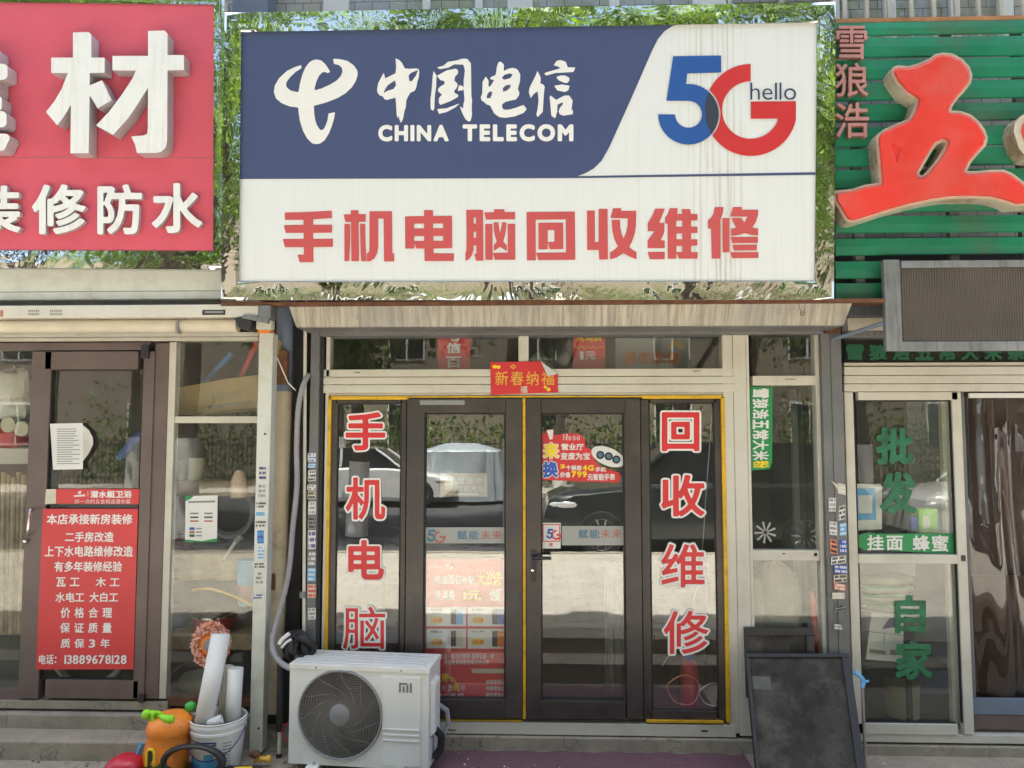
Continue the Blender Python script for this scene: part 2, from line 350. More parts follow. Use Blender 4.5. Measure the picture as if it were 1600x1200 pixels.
# ------------------------------------------------------------------ mesh builder
class MB:
    def __init__(s): s.v = []; s.f = []; s.m = []; s.names = []
    def mi(s, n):
        if n not in s.names: s.names.append(n)
        return s.names.index(n)
    def add(s, vs, fs, m):
        o = len(s.v); k = s.mi(m); s.v += [tuple(x) for x in vs]
        for f in fs: s.f.append([o + i for i in f]); s.m.append(k)
    def box(s, x0, x1, y0, y1, z0, z1, m):
        s.add([(x0, y0, z0), (x1, y0, z0), (x1, y1, z0), (x0, y1, z0), (x0, y0, z1), (x1, y0, z1), (x1, y1, z1), (x0, y1, z1)],
              [(0, 3, 2, 1), (4, 5, 6, 7), (0, 1, 5, 4), (1, 2, 6, 5), (2, 3, 7, 6), (3, 0, 4, 7)], m)
    def fb(s, px0, py0, px1, py1, y, d, m):
        """box whose front face fills the photo rectangle at distance plane y, running back by d"""
        x0, x1, z0, z1 = rect(px0, py0, px1, py1, y); s.box(x0, x1, y, y + d, z0, z1, m)
    def hexa(s, front, back, m):
        s.add(list(front) + list(back), [(0, 1, 2, 3), (7, 6, 5, 4), (0, 4, 5, 1), (1, 5, 6, 2), (2, 6, 7, 3), (3, 7, 4, 0)], m)
    def quad(s, pts, pl, m, lift=.002, th=.0015):
        """thin sheet on a plane from photo points (counter-clockwise from top left)"""
        f = [at(x, y, pl, lift) for x, y in pts]; b_ = [p - pl.n * th for p in f]; n = len(f)
        tri = tessellate_polygon([f]); s.add(f + b_, [tuple(t_) for t_ in tri] + [tuple(n + k for k in t_[::-1]) for t_ in tri] + [(i, n + i, n + (i + 1) % n, (i + 1) % n) for i in range(n)], m)
    def tube(s, pts, r, m, n=10, cap=True):
        pts = [Vector(p) for p in pts]; rs = r if isinstance(r, (list, tuple)) else [r] * len(pts); vs = []; ref = None
        for i, p in enumerate(pts):
            d = (pts[min(i + 1, len(pts) - 1)] - pts[max(i - 1, 0)]).normalized()
            if ref is None: ref = Vector((0, 0, 1)) if abs(d.z) < .9 else Vector((1, 0, 0))
            u = d.cross(ref).normalized(); w = u.cross(d).normalized(); ref = w
            vs += [p + (u * math.cos(2 * math.pi * k / n) + w * math.sin(2 * math.pi * k / n)) * rs[i] for k in range(n)]
        fs = [(i * n + k, i * n + (k + 1) % n, (i + 1) * n + (k + 1) % n, (i + 1) * n + k) for i in range(len(pts) - 1) for k in range(n)]
        if cap: fs += [tuple(range(n))[::-1], tuple((len(pts) - 1) * n + k for k in range(n))]
        s.add(vs, fs, m)
    def lathe(s, prof, c, m, n=24, axis='z', a0=0):
        vs = []
        for r, h in prof:
            for k in range(n):
                a = 2 * math.pi * k / n + a0; q = (r * math.cos(a), r * math.sin(a), h)
                if axis == 'y': q = (q[0], h, q[1])
                elif axis == 'x': q = (h, q[0], q[1])
                vs.append((c[0] + q[0], c[1] + q[1], c[2] + q[2]))
        L = len(prof); s.add(vs, [(i * n + k, i * n + (k + 1) % n, (i + 1) * n + (k + 1) % n, (i + 1) * n + k) for i in range(L - 1) for k in range(n)] + [tuple(range(n))[::-1], tuple((L - 1) * n + k for k in range(n))], m)
    def blob(s, c, r, m, seed=0, amp=.15, nu=20, nv=12, flat=1):
        rnd = random.Random(seed); ph = [rnd.uniform(0, 6) for _ in range(6)]; vs = []
        for j in range(nv + 1):
            th = math.pi * j / nv
            for i in range(nu):
                a = 2 * math.pi * i / nu; k = 1 + amp * (math.sin(3 * a + ph[0] + 2 * th) * .5 + math.sin(5 * th + ph[1] + a) * .4 + math.sin(7 * a + ph[2]) * .2)
                e = lambda q: math.copysign(abs(q) ** flat, q)
                vs.append((c[0] + r[0] * k * e(math.sin(th)) * e(math.cos(a)), c[1] + r[1] * k * e(math.sin(th)) * e(math.sin(a)), c[2] + r[2] * e(math.cos(th)) * k))
        s.add(vs, [(j * nu + i, (j + 1) * nu + i, (j + 1) * nu + (i + 1) % nu, j * nu + (i + 1) % nu) for j in range(nv) for i in range(nu)], m)
    def sheet(s, V, F_, border, pos, pl, m, lift, depth=0, side=None):
        f = [at(*pos(x, y), pl, lift) for x, y in V]
        # outward facing order
        s.add(f, [fc for fc in F_ if len(fc) > 2], m)
        if depth:
            o = len(s.v); ks = s.mi(side or m); ids = sorted({i for e in border for i in e}); mp = {i: n for n, i in enumerate(ids)}
            s.v += [tuple(f[i]) for i in ids] + [tuple(f[i] - pl.n * depth) for i in ids]; n = len(ids)
            for a, b_ in border: s.f.append([o + mp[a], o + n + mp[a], o + n + mp[b_], o + mp[b_]]); s.m.append(ks)
    def text(s, body, q, pl, m, lift=.003, bold=.03, res=36, gap=0.0, depth=0, side=None):
        """text fitted to a photo rectangle (x0,y0,x1,y1) or quad [tl,tr,br,bl]"""
        if len(q) == 4 and not hasattr(q[0], '__len__'): x0, y0, x1, y1 = q; q = [(x0, y0), (x1, y0), (x1, y1), (x0, y1)]
        cur, items = 0.0, []
        for ch in body:
            if ch == ' ': cur += .5; continue
            g = glyph_mesh(ch, bold, res)
            if g is None or not len(g[0]): cur += 1; continue
            if ord(ch) > 0x2000: items.append((g, cur)); cur += 1.0 + gap
            else:
                lo, hi = g[0][:, 0].min(), g[0][:, 0].max(); items.append((g, cur - lo)); cur += hi - lo + .07 + gap
        if not items: return
        ax0 = min(g[0][:, 0].min() + o for g, o in items); ax1 = max(g[0][:, 0].max() + o for g, o in items)
        ay0 = min(g[0][:, 1].min() for g, o in items); ay1 = max(g[0][:, 1].max() for g, o in items)
        tl, tr, br, bl = [np.array(p, float) for p in q]
        for g, o in items:
            def pos(x, y, o=o):
                u = (x + o - ax0) / (ax1 - ax0); v = (ay1 - y) / (ay1 - ay0)
                return tuple((tl * (1 - u) + tr * u) * (1 - v) + (bl * (1 - u) + br * u) * v)
            s.sheet(*g, pos, pl, m, lift, depth, side)
    def shape(s, groups, pl, m, off=(0, 0), sc=1.0, lift=.003, cell=1.0, smooth=False, depth=0, side=None, iso=0.0):
        lo, hi = bounds(groups, 3 * cell * sc - iso * 0 + max(0, -iso) * 1.2); st = cell * sc
        xs = np.arange(lo[0], hi[0] + st, st); ys = np.arange(lo[1], hi[1] + st, st); X, Y = np.meshgrid(xs, ys)
        V, F_, B = march(group_field(groups, X, Y, smooth), xs, ys, iso)
        s.sheet(V, [f[::-1] for f in F_], [(b_, a) for a, b_ in B], lambda x, y: (x / sc + off[0], y / sc + off[1]), pl, m, lift, depth, side)
    def build(s, name, parent=None, smooth=False, bevel=0, label=None):
        me = bpy.data.meshes.new(name); me.from_pydata(s.v, [], s.f); me.update()
        for n in s.names: me.materials.append(MATS[n])
        me.polygons.foreach_set('material_index', s.m)
        if smooth: me.polygons.foreach_set('use_smooth', [True] * len(me.polygons))
        o = bpy.data.objects.new(name, me); COL.objects.link(o)
        if parent is not None:
            o.parent = parent      # parts are modelled in world coordinates; only the thing's empty carries a location
            if parent.parent is None: o.matrix_parent_inverse = Matrix.Translation(-Vector(parent.location))
        if smooth and len(s.v): 
            try: me.set_sharp_from_angle(angle=R(40))
            except Exception: pass
        if bevel:
            bm_ = o.modifiers.new('edge', 'BEVEL'); bm_.width = bevel; bm_.segments = 2; bm_.limit_method = 'ANGLE'; bm_.angle_limit = R(50); bm_.harden_normals = False
        if label: o['label'] = label
        return o
def thing(name, label, cat, loc=(0, 0, 0), group=None):
    o = bpy.data.objects.new(name, None); COL.objects.link(o); o.empty_display_size = .1; o.location = loc
    o['label'] = label; o['category'] = cat
    if group: o['group'] = group
    return o
def tag(o, label, cat, group=None):
    o['label'] = label; o['category'] = cat
    if group: o['group'] = group
    return o
def struct(o): o['kind'] = 'structure'; return o
def one(mb, name, label, cat, group=None, **k): return tag(mb.build(name, **k), label, cat, group)
def curve_pts(p, n=8):
    p = [Vector(q) for q in p]; out = []
    for i in range(len(p) - 1):
        a, b_, c, d = p[max(i - 1, 0)], p[i], p[i + 1], p[min(i + 2, len(p) - 1)]
        for k in range(n):
            u = k / n; out.append(.5 * ((2 * b_) + (c - a) * u + (2 * a - 5 * b_ + 4 * c - d) * u * u + (3 * b_ - a - 3 * c + d) * u ** 3))
    return out + [p[-1]]

# ================================================================== SETTING: ground, road, rooms, building
def sheet_obj(name, x0, x1, y0, y1, z0, z1, m, n=(1, 1)):
    mb = MB(); mb.add([(x0, y0, z0), (x1, y0, z0), (x1, y1, z1), (x0, y1, z1)], [(0, 1, 2, 3)], m); return struct(mb.build(name))
GZ = 0.34                                     # the street lies higher than the shop fronts
sheet_obj('ground', -60, 60, -90, 4.5, -.02, -.02, 'concrete')
mb = MB(); mb.add([(-60, -.0, 0), (60, 0, 0), (60, -1.25, .0), (-60, -1.25, .0)], [(3, 2, 1, 0)], 'concrete'); struct(mb.build('apron_pavement'))
mb = MB(); mb.box(-60, 60, -1.55, -1.25, -.02, .15, 'concrete'); mb.box(-60, 60, -1.85, -1.55, -.02, .27, 'concrete'); struct(mb.build('street_steps_pavement'))
mb = MB(); mb.add([(-60, -1.85, .275), (60, -1.85, .275), (60, -5.6, GZ), (-60, -5.6, GZ)], [(3, 2, 1, 0)], 'paving'); struct(mb.build('pavement'))
mb = MB(); mb.box(-60, 60, -5.75, -5.6, -.02, GZ + .012, 'concrete'); struct(mb.build('kerb'))
mb = MB(); mb.box(-60, 60, -16.5, -5.75, -.02, GZ - .12, 'asphalt'); struct(mb.build('road'))
mb = MB(); mb.box(-60, 60, -19.8, -16.5, -.02, GZ + .01, 'paving'); struct(mb.build('far_pavement'))
# left doorstep of two concrete treads
Zs = PZ(1107, 120)
mb = MB(); xl, xr = -6, PX(395, 1150, -.1)
mb.box(xl, xr, -.10, .25, -.02, Zs, 'concrete'); mb.box(xl, PX(262, 1150, -.3), -.30, -.10, -.02, Zs - .085, 'concrete')
struct(mb.build('doorstep_pavement', bevel=.012))
# low plinths under the middle and right shop fronts
mb = MB(); mb.box(PX(395, 1150), PX(1175, 1150), -.06, .30, -.02, PZ(1147, 900), 'concrete'); mb.box(PX(1175, 1150), 6, -.055, .3, -.02, PZ(1160, 1450), 'concrete'); struct(mb.build('plinth_pavement', bevel=.008))
# shop rooms
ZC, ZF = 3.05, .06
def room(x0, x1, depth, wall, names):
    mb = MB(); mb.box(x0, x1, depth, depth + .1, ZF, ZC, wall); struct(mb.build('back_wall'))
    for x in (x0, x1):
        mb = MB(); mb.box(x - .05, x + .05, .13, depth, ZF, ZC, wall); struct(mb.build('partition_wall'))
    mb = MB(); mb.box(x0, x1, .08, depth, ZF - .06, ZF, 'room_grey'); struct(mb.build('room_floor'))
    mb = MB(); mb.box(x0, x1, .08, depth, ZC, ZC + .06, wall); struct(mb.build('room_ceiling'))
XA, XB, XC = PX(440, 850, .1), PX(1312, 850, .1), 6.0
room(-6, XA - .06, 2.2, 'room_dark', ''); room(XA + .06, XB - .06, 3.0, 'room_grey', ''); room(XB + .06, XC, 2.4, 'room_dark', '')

# ---- apartment building above the shops
Bd = thing('apartment_building', 'white tiled apartment building rising behind the shop signs with white framed windows', 'building', (0, .12, 3.2))
mb = MB(); mb.box(-12, 12, .12, .42, 3.1, 9.0, 'brick_white')
for xw in (PX(440, 800), PX(1310, 800)): mb.box(xw - .10, xw + .10, .10, .30, 0, 3.1, 'room_dark')
mb.box(-12, 12, .42, 6, 8.8, 9.0, 'room_dark')
mb.build('wall', Bd)
mb = MB(); rnd = random.Random(31); x = -9.0
while x < 9: w_ = rnd.uniform(.3, 1.4); mb.box(x, x + w_ * .9, .14, .5, 9.0, 9.0 + rnd.choice((0.05, .12, .3, .55, .2)), 'brick_white'); x += w_
mb.build('shadow_edge_blocks', Bd)  # unseen roof blocks, added to make the building's shadow edge jagged
def upper_window(px0, px1, splits, blinds=False):
    f = MB(); yb = .09; z0, z1 = 4.46, 6.1
    x0, x1 = PX(px0, 10, yb), PX(px1, 10, yb)
    f.box(x0, x1, yb, yb + .06, z0, z0 + .06, 'white_plain'); f.box(x0, x1, yb, yb + .06, z1 - .06, z1, 'white_plain')
    for a, b_ in splits: f.box(PX(a, 10, yb), PX(b_, 10, yb), yb - .002, yb + .06, z0 + .06, z1 - .06, 'white_plain')
    w = f.build('window', Bd, bevel=.004)
    g = MB(); g.box(x0 + .01, x1 - .01, yb + .025, yb + .031, z0 + .06, z1 - .06, 'glass_dark'); g.build('pane', w)
    d = MB(); d.box(x0 + .01, x1 - .01, yb + .035, yb + .05, z0 + .06, z1 - .06, 'bluegrey' if not blinds else 'pane_dark'); d.build('blind', w)
    return w
upper_window(505, 1135, [(505, 545), (660, 672), (742, 754), (793, 832), (952, 968), (1083, 1135)])
upper_window(1138, 1312, [(1138, 1144), (1218, 1226), (1300, 1312)], True)
upper_window(1318, 1640, [(1318, 1324), (1382, 1400), (1485, 1500), (1560, 1584)], True)
mb = MB(); mb.box(PX(358, 10, -.1), PX(414, 10, -.1), -.05, .1, 3.3, 9, 'bluegrey'); mb.build('corner_pillar', Bd)
gr = MB()
for k in range(9):
    x = PX(1320 + 35 * k, 10, -.06); gr.box(x - .011, x + .011, -.06, -.04, 4.35, 6.2, 'paper_cream')
gr.box(PX(1316, 10, -.06), 4.5, -.04, -.02, 4.38, 4.41, 'paper_cream'); gr.build('security_grille', Bd)
gr = MB()
for k in range(5):
    z = 4.60 + .12 * k; gr.box(PX(1146, 10, .03), PX(1300, 10, .03), .03, .05, z, z + .03, 'pane_dark')
gr.build('louvre', Bd)

# ================================================================== MIDDLE SHOP: sign
YS = -.42
TILT = R(3.3); zb = PZ(469, 824, YS)
SP = Plane((0, YS, zb), (0, -math.cos(TILT), -math.sin(TILT)))
sg = thing('shop_sign', 'big white and navy telecom sign in a rippled mirror steel frame', 'shop sign', (0, YS, zb))
OUT = [(351, 20), (1306, 3), (1303, 468), (345, 469)]; INN = [(377, 50), (1277, 35), (1273, 440), (373, 441)]
for k in range(4):
    a, b_, c, d = OUT[k], OUT[(k + 1) % 4], INN[(k + 1) % 4], INN[k]
    mb = MB(); n = 24 if k % 2 == 0 else 12
    # gently cushioned strip of polished sheet
    V, Fc = [], []
    for i in range(n + 1):
        for j in range(7):
            u, v = i / n, j / 6
            p = np.array(a) * (1 - u) + np.array(b_) * u; q = np.array(d) * (1 - u) + np.array(c) * u; r_ = p * (1 - v) + q * v
            V.append(at(r_[0], r_[1], SP, .012 + .0007 * math.sin(math.pi * v) + (.003, -.004, .005, .004)[k] * v))
    for i in range(n):
        for j in range(6): Fc.append((i * 7 + j, i * 7 + j + 1, (i + 1) * 7 + j + 1, (i + 1) * 7 + j)[::-1])
    o_ = len(V)
    V += [at(*a, SP) - SP.n * .16, at(*b_, SP) - SP.n * .16]; Fc.append((0, n * 7, o_ + 1, o_)[::-1])
    V += [at(*d, SP, -.01), at(*c, SP, -.01)]; Fc.append((6, o_ + 2, o_ + 3, n * 7 + 6)[::-1])
    mb.add(V, Fc, 'mirror'); mb.build('frame', sg, smooth=True, label='rippled mirror polished steel edge')
mb = MB()
mb.quad([(374, 46), (1280, 31), (1276, 444), (370, 445)], SP, 'panel_white', 0, .05)
pn = mb.build('panel', sg)
curve = [(1060, 38.2), (1050, 41), (1038, 49), (1028, 61), (1018, 81), (999, 125), (980, 168), (966, 199), (952, 230), (940, 251), (928, 263), (916, 270), (902, 275.2)]
mb = MB(); mb.quad([(376.5, 49.5)] + curve + [(1274, 269), (1274, 273.2), (902, 278.2), (374, 279.6)], SP, 'panel_navy', .0025, .001); mb.build('navy_field', sg)
# emblem
LOGO = [[[(768, 258), (735, 275), (700, 258), (665, 268), (625, 310), (595, 380), (575, 450), (566, 560), (562, 680), (568, 780), (580, 860), (600, 920), (630, 970), (655, 990), (690, 970), (715, 920), (735, 860), (745, 780), (828, 762), (815, 845), (790, 930), (750, 1030), (700, 1110), (640, 1155), (590, 1162), (540, 1150), (480, 1090), (430, 1000), (390, 880), (370, 750), (365, 640), (370, 515), (390, 400), (420, 290), (460, 200), (510, 135), (560, 108), (605, 102), (660, 118), (710, 165), (745, 220)]],
        [[(405, 173), (409, 212), (340, 255), (270, 320), (225, 380), (215, 420), (230, 460), (280, 495), (370, 513), (470, 512), (570, 490), (660, 465), (770, 415), (850, 365), (900, 310), (920, 260), (915, 210), (880, 175), (815, 160), (803, 95), (880, 97), (980, 120), (1060, 175), (1105, 240), (1112, 290), (1090, 370), (1040, 450), (960, 525), (860, 585), (720, 640), (560, 684), (460, 702), (365, 704), (260, 690), (160, 650), (90, 590), (62, 510), (75, 430), (130, 335), (230, 245), (320, 200)]]]
mb = MB(); mb.shape(LOGO, SP, 'letter_white', (420, 80), 8, .005, .9); mb.build('emblem', sg)
CAL = {(580, 80): [
    [[(380, 110), (440, 140), (480, 180), (525, 270), (600, 275), (700, 268), (740, 280), (752, 320), (745, 400), (720, 480), (705, 570), (680, 620), (610, 650), (575, 710), (548, 770), (540, 880), (520, 930), (500, 1050), (465, 1125), (440, 1060), (425, 1000), (415, 1055), (400, 1000), (390, 850), (380, 725), (250, 762), (205, 750), (185, 708), (130, 690), (95, 640), (92, 590), (110, 500), (150, 420), (195, 335), (220, 425), (290, 390), (380, 345), (390, 250)],
     [(190, 660), (215, 600), (260, 530), (370, 455), (390, 530), (350, 590), (250, 620)], [(585, 380), (620, 340), (735, 290), (700, 380), (635, 470), (595, 465)]],
    [[(1025, 255), (1130, 225), (1200, 165), (1330, 145), (1420, 118), (1500, 118), (1558, 190), (1562, 400), (1565, 700), (1578, 770), (1570, 850), (1575, 1000), (1555, 1085), (1520, 1100), (1470, 1060), (1420, 960), (1385, 860), (1440, 895), (1440, 830), (1458, 760), (1445, 600), (1445, 450), (1465, 300), (1440, 210), (1300, 205), (1200, 260), (1075, 280)]],
    [[(975, 305), (1020, 380), (1015, 560), (995, 680), (985, 900), (965, 930), (930, 905), (925, 760), (945, 600), (960, 400)]],
    [[(1025, 385), (1180, 300), (1330, 270), (1360, 310), (1355, 350), (1310, 400), (1300, 460), (1350, 510), (1350, 540), (1325, 590), (1300, 610), (1300, 650), (1360, 680), (1355, 715), (1240, 780), (1080, 840), (1055, 800), (1060, 730), (1105, 680), (1040, 620), (1045, 590), (1080, 550), (1145, 515), (1145, 470), (1080, 450)]],
    [[(1375, 530), (1420, 540), (1445, 570), (1435, 610), (1350, 620), (1360, 580)]], [[(1030, 905), (1180, 890), (1390, 812), (1310, 880), (1180, 950), (1060, 980)]]],
  (740, 80): [
    [[(390, 170), (430, 165), (475, 210), (470, 310), (540, 275), (610, 258), (680, 280), (730, 360), (725, 470), (690, 590), (715, 640), (710, 690), (660, 755), (500, 790), (445, 830), (445, 880), (470, 912), (540, 915), (640, 890), (780, 840), (830, 905), (780, 965), (640, 1020), (500, 1042), (400, 1030), (320, 970), (260, 850), (200, 830), (165, 795), (120, 765), (112, 720), (135, 660), (140, 480), (190, 395), (235, 460), (232, 560), (270, 540), (320, 450), (255, 435), (270, 405), (345, 370), (365, 240)],
     [(445, 410), (480, 370), (560, 345), (612, 365), (575, 420), (490, 445), (448, 430)], [(455, 580), (500, 535), (580, 520), (570, 570), (520, 615), (462, 635)], [(200, 735), (215, 670), (250, 630), (290, 632), (285, 680), (260, 735)]],
    [[(995, 305), (1045, 400), (1050, 440), (1040, 500), (1090, 520), (1112, 555), (1100, 650), (1090, 800), (1080, 950), (1000, 1030), (980, 990), (1000, 900), (1015, 760), (1000, 625), (940, 670), (890, 735), (875, 680), (862, 640), (875, 570), (940, 440), (970, 380)]],
    [[(1250, 220), (1300, 150), (1360, 138), (1440, 165), (1470, 250), (1590, 255), (1575, 290), (1560, 325), (1400, 335), (1280, 340), (1130, 382), (1103, 350), (1130, 330), (1280, 290), (1360, 265), (1310, 235)]],
    [[(1290, 405), (1350, 380), (1430, 378), (1490, 410), (1500, 450), (1470, 495), (1420, 495), (1330, 455)]], [[(1258, 540), (1380, 520), (1502, 540), (1480, 610), (1430, 638), (1310, 615)]],
    [[(1200, 690), (1290, 760), (1420, 692), (1490, 690), (1548, 770), (1530, 900), (1555, 940), (1548, 985), (1400, 1008), (1345, 985), (1328, 940), (1350, 880), (1395, 830), (1395, 795), (1310, 835), (1305, 950), (1275, 1050), (1215, 1010), (1205, 900), (1188, 720)]]]}
mb = MB()
for off, g in CAL.items(): mb.shape(g, SP, 'letter_white', off, 10, .005, .9)
mb.text('CHINA', (591, 195, 701, 221), SP, 'letter_white', .005, .055, 44, .05); mb.text('TELECOM', (723, 194, 896, 221), SP, 'letter_white', .005, .055, 44, .05)
mb.build('lettering', sg, label='white brush lettering with english name below')
# 5G mark
five = [(268, 115), (748, 107), (748, 277), (408, 287), (397, 393)] + arc(422, 695, 303, -95, 180, 60)[1:] + [(289, 697)] + arc(422, 695, 134, 180, -90, 40)[1:] + [(200, 560)]
gee = [(1043, 190)] + arc(1045, 652, 460, -92, -358 + 0, 80)[1:] 
gee = [(1043, 190)] + arc(1045, 652, 460, -90, -348, 80)[1:] + [(1496, 565), (1045, 568), (1045, 740), (1312, 738)] + arc(1045, 652, 288, -342.6, -90, 60)[1:] + [(1043, 362)]
def mark5g(mb, pl, off, sc, lift, mats, cell=1.0):
    lo, hi = np.array([110., 90.]), np.array([1510., 1130.]); st = cell * sc
    xs = np.arange(lo[0], hi[0], st); ys = np.arange(lo[1], hi[1], st); X, Y = np.meshgrid(xs, ys)
    A, B_ = sdf(loop_segs(five), X, Y), sdf(loop_segs(gee), X, Y); rr = np.hypot(X - 422, Y - 695)
    for f, m in ((np.minimum(A, -np.minimum(B_, 303 - rr)), mats[0]), (np.minimum(B_, rr - 318), mats[1]), (np.minimum(np.minimum(B_, A), 302 - rr), mats[2])):
        V, Fc, Bd_ = march(f, xs, ys); mb.sheet(V, [q[::-1] for q in Fc], [], lambda x, y: (x / sc + off[0], y / sc + off[1]), pl, m, lift)
mb = MB(); mark5g(mb, SP, (1010, 70), 6.4, .005, ('blue_5', 'red_g', 'overlap_grey'), .8)
mb.text('hello', (1172.5, 129, 1244, 156), SP, 'navy_text', .005, -.008, 44, .03); mb.build('emblem', sg, label='blue and red 5G mark with the small word hello')
# red blocky lettering
RED = {(430, 315): [
  [[(120, 137), (400, 130), (705, 113), (708, 205), (475, 222), (475, 290), (710, 288), (710, 388), (475, 392), (475, 465), (722, 463), (722, 565), (478, 568), (478, 758), (305, 758), (278, 663), (357, 663), (357, 570), (122, 570), (95, 467), (355, 465), (355, 392), (132, 392), (107, 295), (353, 290), (353, 228), (120, 228)]],
  [[(855, 160), (945, 158), (945, 108), (1040, 108), (1042, 158), (1132, 155), (1132, 250), (1042, 255), (1048, 745), (952, 745), (948, 255), (878, 255)]], [[(865, 280), (935, 280), (938, 460), (925, 745), (865, 745)]], [[(1060, 280), (1125, 278), (1128, 500), (1138, 745), (1073, 745), (1065, 520)]],
  [[(1177, 122), (1460, 120), (1463, 648), (1488, 650), (1486, 748), (1360, 748), (1355, 212), (1287, 212), (1287, 560), (1275, 640), (1240, 710), (1190, 745), (1145, 750), (1145, 650), (1172, 630), (1177, 590)]]],
 (620, 315): [
  [[(103, 185), (340, 180), (340, 107), (453, 107), (453, 180), (690, 178), (692, 582), (460, 587), (460, 647), (715, 647), (712, 743), (347, 743), (345, 587), (242, 587), (222, 505), (218, 587), (105, 587)], [(215, 275), (340, 275), (340, 335), (215, 335)], [(453, 273), (578, 273), (578, 333), (453, 333)], [(217, 432), (342, 432), (342, 492), (217, 492)], [(457, 430), (578, 430), (578, 490), (457, 490)]],
  [[(868, 103), (1078, 103), (1082, 740), (992, 740), (967, 652), (995, 652), (995, 548), (962, 548), (960, 600), (940, 670), (905, 720), (858, 742), (857, 640), (870, 620), (872, 400)], [(960, 198), (990, 198), (990, 275), (960, 275)], [(960, 375), (993, 375), (993, 452), (960, 452)]],
  [[(1093, 135), (1218, 132), (1210, 97), (1338, 95), (1352, 130), (1480, 130), (1478, 220), (1115, 225)]], [[(1105, 280), (1195, 278), (1198, 728), (1107, 728)]], [[(1385, 278), (1480, 277), (1482, 727), (1225, 727), (1200, 642), (1388, 638)]],
  [[(1210, 258), (1270, 258), (1278, 320), (1292, 400), (1310, 300), (1315, 258), (1370, 258), (1365, 350), (1350, 430), (1330, 500), (1375, 545), (1375, 618), (1295, 565), (1212, 617), (1212, 545), (1250, 500), (1225, 420), (1212, 340)]]],
 (810, 315): [
  [[(103, 130), (705, 125), (712, 728), (250, 732), (222, 640), (595, 635), (592, 222), (215, 228), (218, 735), (107, 735)]], [[(250, 265), (560, 262), (562, 595), (390, 597), (370, 505), (450, 500), (450, 355), (367, 357), (367, 597), (252, 597)]],
  [[(857, 113), (955, 112), (957, 505), (1003, 503), (1003, 90), (1115, 90), (1120, 723), (1010, 725), (1005, 605), (860, 605)]],
  [[(1183, 83), (1285, 82), (1285, 117), (1473, 115), (1470, 300), (1455, 400), (1420, 500), (1385, 565), (1430, 605), (1478, 630), (1478, 722), (1395, 690), (1312, 645), (1225, 700), (1145, 722), (1145, 635), (1195, 605), (1245, 560), (1200, 470), (1175, 370), (1165, 230), (1270, 228), (1275, 330), (1290, 400), (1313, 462), (1345, 390), (1365, 300), (1370, 210), (1150, 205)]]],
 (1000, 315): [
  [[(190, 88), (312, 88), (240, 268), (305, 265), (305, 370), (290, 420), (258, 480), (310, 487), (310, 582), (95, 582), (95, 485), (185, 372), (97, 370), (97, 270), (150, 180)]], [[(95, 630), (310, 627), (310, 720), (122, 720)]],
  [[(370, 83), (472, 83), (465, 155), (528, 155), (518, 95), (628, 93), (637, 155), (718, 155), (718, 235), (640, 237), (640, 315), (718, 313), (718, 393), (640, 395), (640, 473), (718, 472), (718, 550), (640, 553), (640, 632), (722, 632), (722, 712), (487, 713), (455, 645), (455, 713), (347, 715), (345, 278), (315, 275), (313, 195), (345, 160)], [(453, 238), (528, 238), (528, 313), (453, 313)], [(455, 397), (528, 397), (528, 472), (455, 472)], [(455, 553), (528, 553), (528, 630), (455, 630)]],
  [[(932, 70), (1045, 68), (1035, 150), (1005, 230), (1005, 713), (897, 713), (888, 338), (850, 340), (848, 232), (890, 200), (920, 150)]], [[(1030, 205), (1118, 205), (1118, 633), (1033, 635)]],
  [[(1163, 68), (1275, 67), (1275, 102), (1478, 102), (1475, 170), (1450, 250), (1405, 325), (1440, 332), (1478, 335), (1478, 425), (1400, 418), (1310, 395), (1220, 420), (1140, 430), (1140, 340), (1205, 325), (1165, 260), (1145, 205), (1265, 203), (1305, 262), (1345, 187), (1130, 187)]],
  [[(1133, 443), (1475, 440), (1475, 517), (1155, 520)]], [[(1153, 540), (1462, 537), (1460, 610), (1172, 612)]], [[(1130, 632), (1482, 632), (1480, 705), (1150, 708)]]]}
mb = MB()
for off, g in RED.items(): mb.shape(g, SP, 'sign_red_text', off, 8, .0035, .7)
mb.build('lettering', sg, label='red blocky lettering on the white half')
# dark rusty angle iron under the sign
mb = MB(); mb.fb(345, 469.5, 1384, 475, YS + .02, .06, 'rust'); mb.build('support_bar', sg)

# weathered canopy fascia and its shadowed soffit
yc = -.36
can = thing('door_canopy', 'weathered beige metal canopy with dark rain runs between the telecom sign and the door', 'canopy', (0, yc, 2.7))
mb = MB(); tl, tr, br, bl = at(451, 477, YP(yc)), at(1331, 474, YP(yc)), at(1318, 508, YP(yc + .05)), at(463, 511, YP(yc + .05))
mb.hexa([bl, br, tr, tl], [p + Vector((0, .02, 0)) for p in (bl, br, tr, tl)], 'fascia_sheet')
mb.hexa([bl + Vector((0, .022, -.002)), br + Vector((0, .022, -.002)), Vector((br.x, .05, br.z - .002)), Vector((bl.x, .05, bl.z - .002))][::1],
        [bl + Vector((0, .022, .02)), br + Vector((0, .022, .02)), Vector((br.x, .05, br.z + .02)), Vector((bl.x, .05, bl.z + .02))], 'galv')
mb.build('fascia', can)
mb = MB(); mb.fb(500, 513, 1285, 523, -.10, .08, 'post_grey'); mb.build('shutter_box', can, bevel=.004)
mb = MB(); c0 = at(1254, 490, YP(yc - .01)); mb.tube([c0 + Vector((.011 * math.cos(a), 0, .011 * math.sin(a))) for a in np.linspace(0, 6.28, 14)], .003, 'rust', 6); mb.tube([at(1251, 487, YP(yc - .01)), at(1248, 475, YP(yc - .01))], .0015, 'rust', 5); mb.tube([at(1257, 487, YP(yc - .01)), at(1258, 475, YP(yc - .01))], .0015, 'rust', 5); mb.build('hook', can)

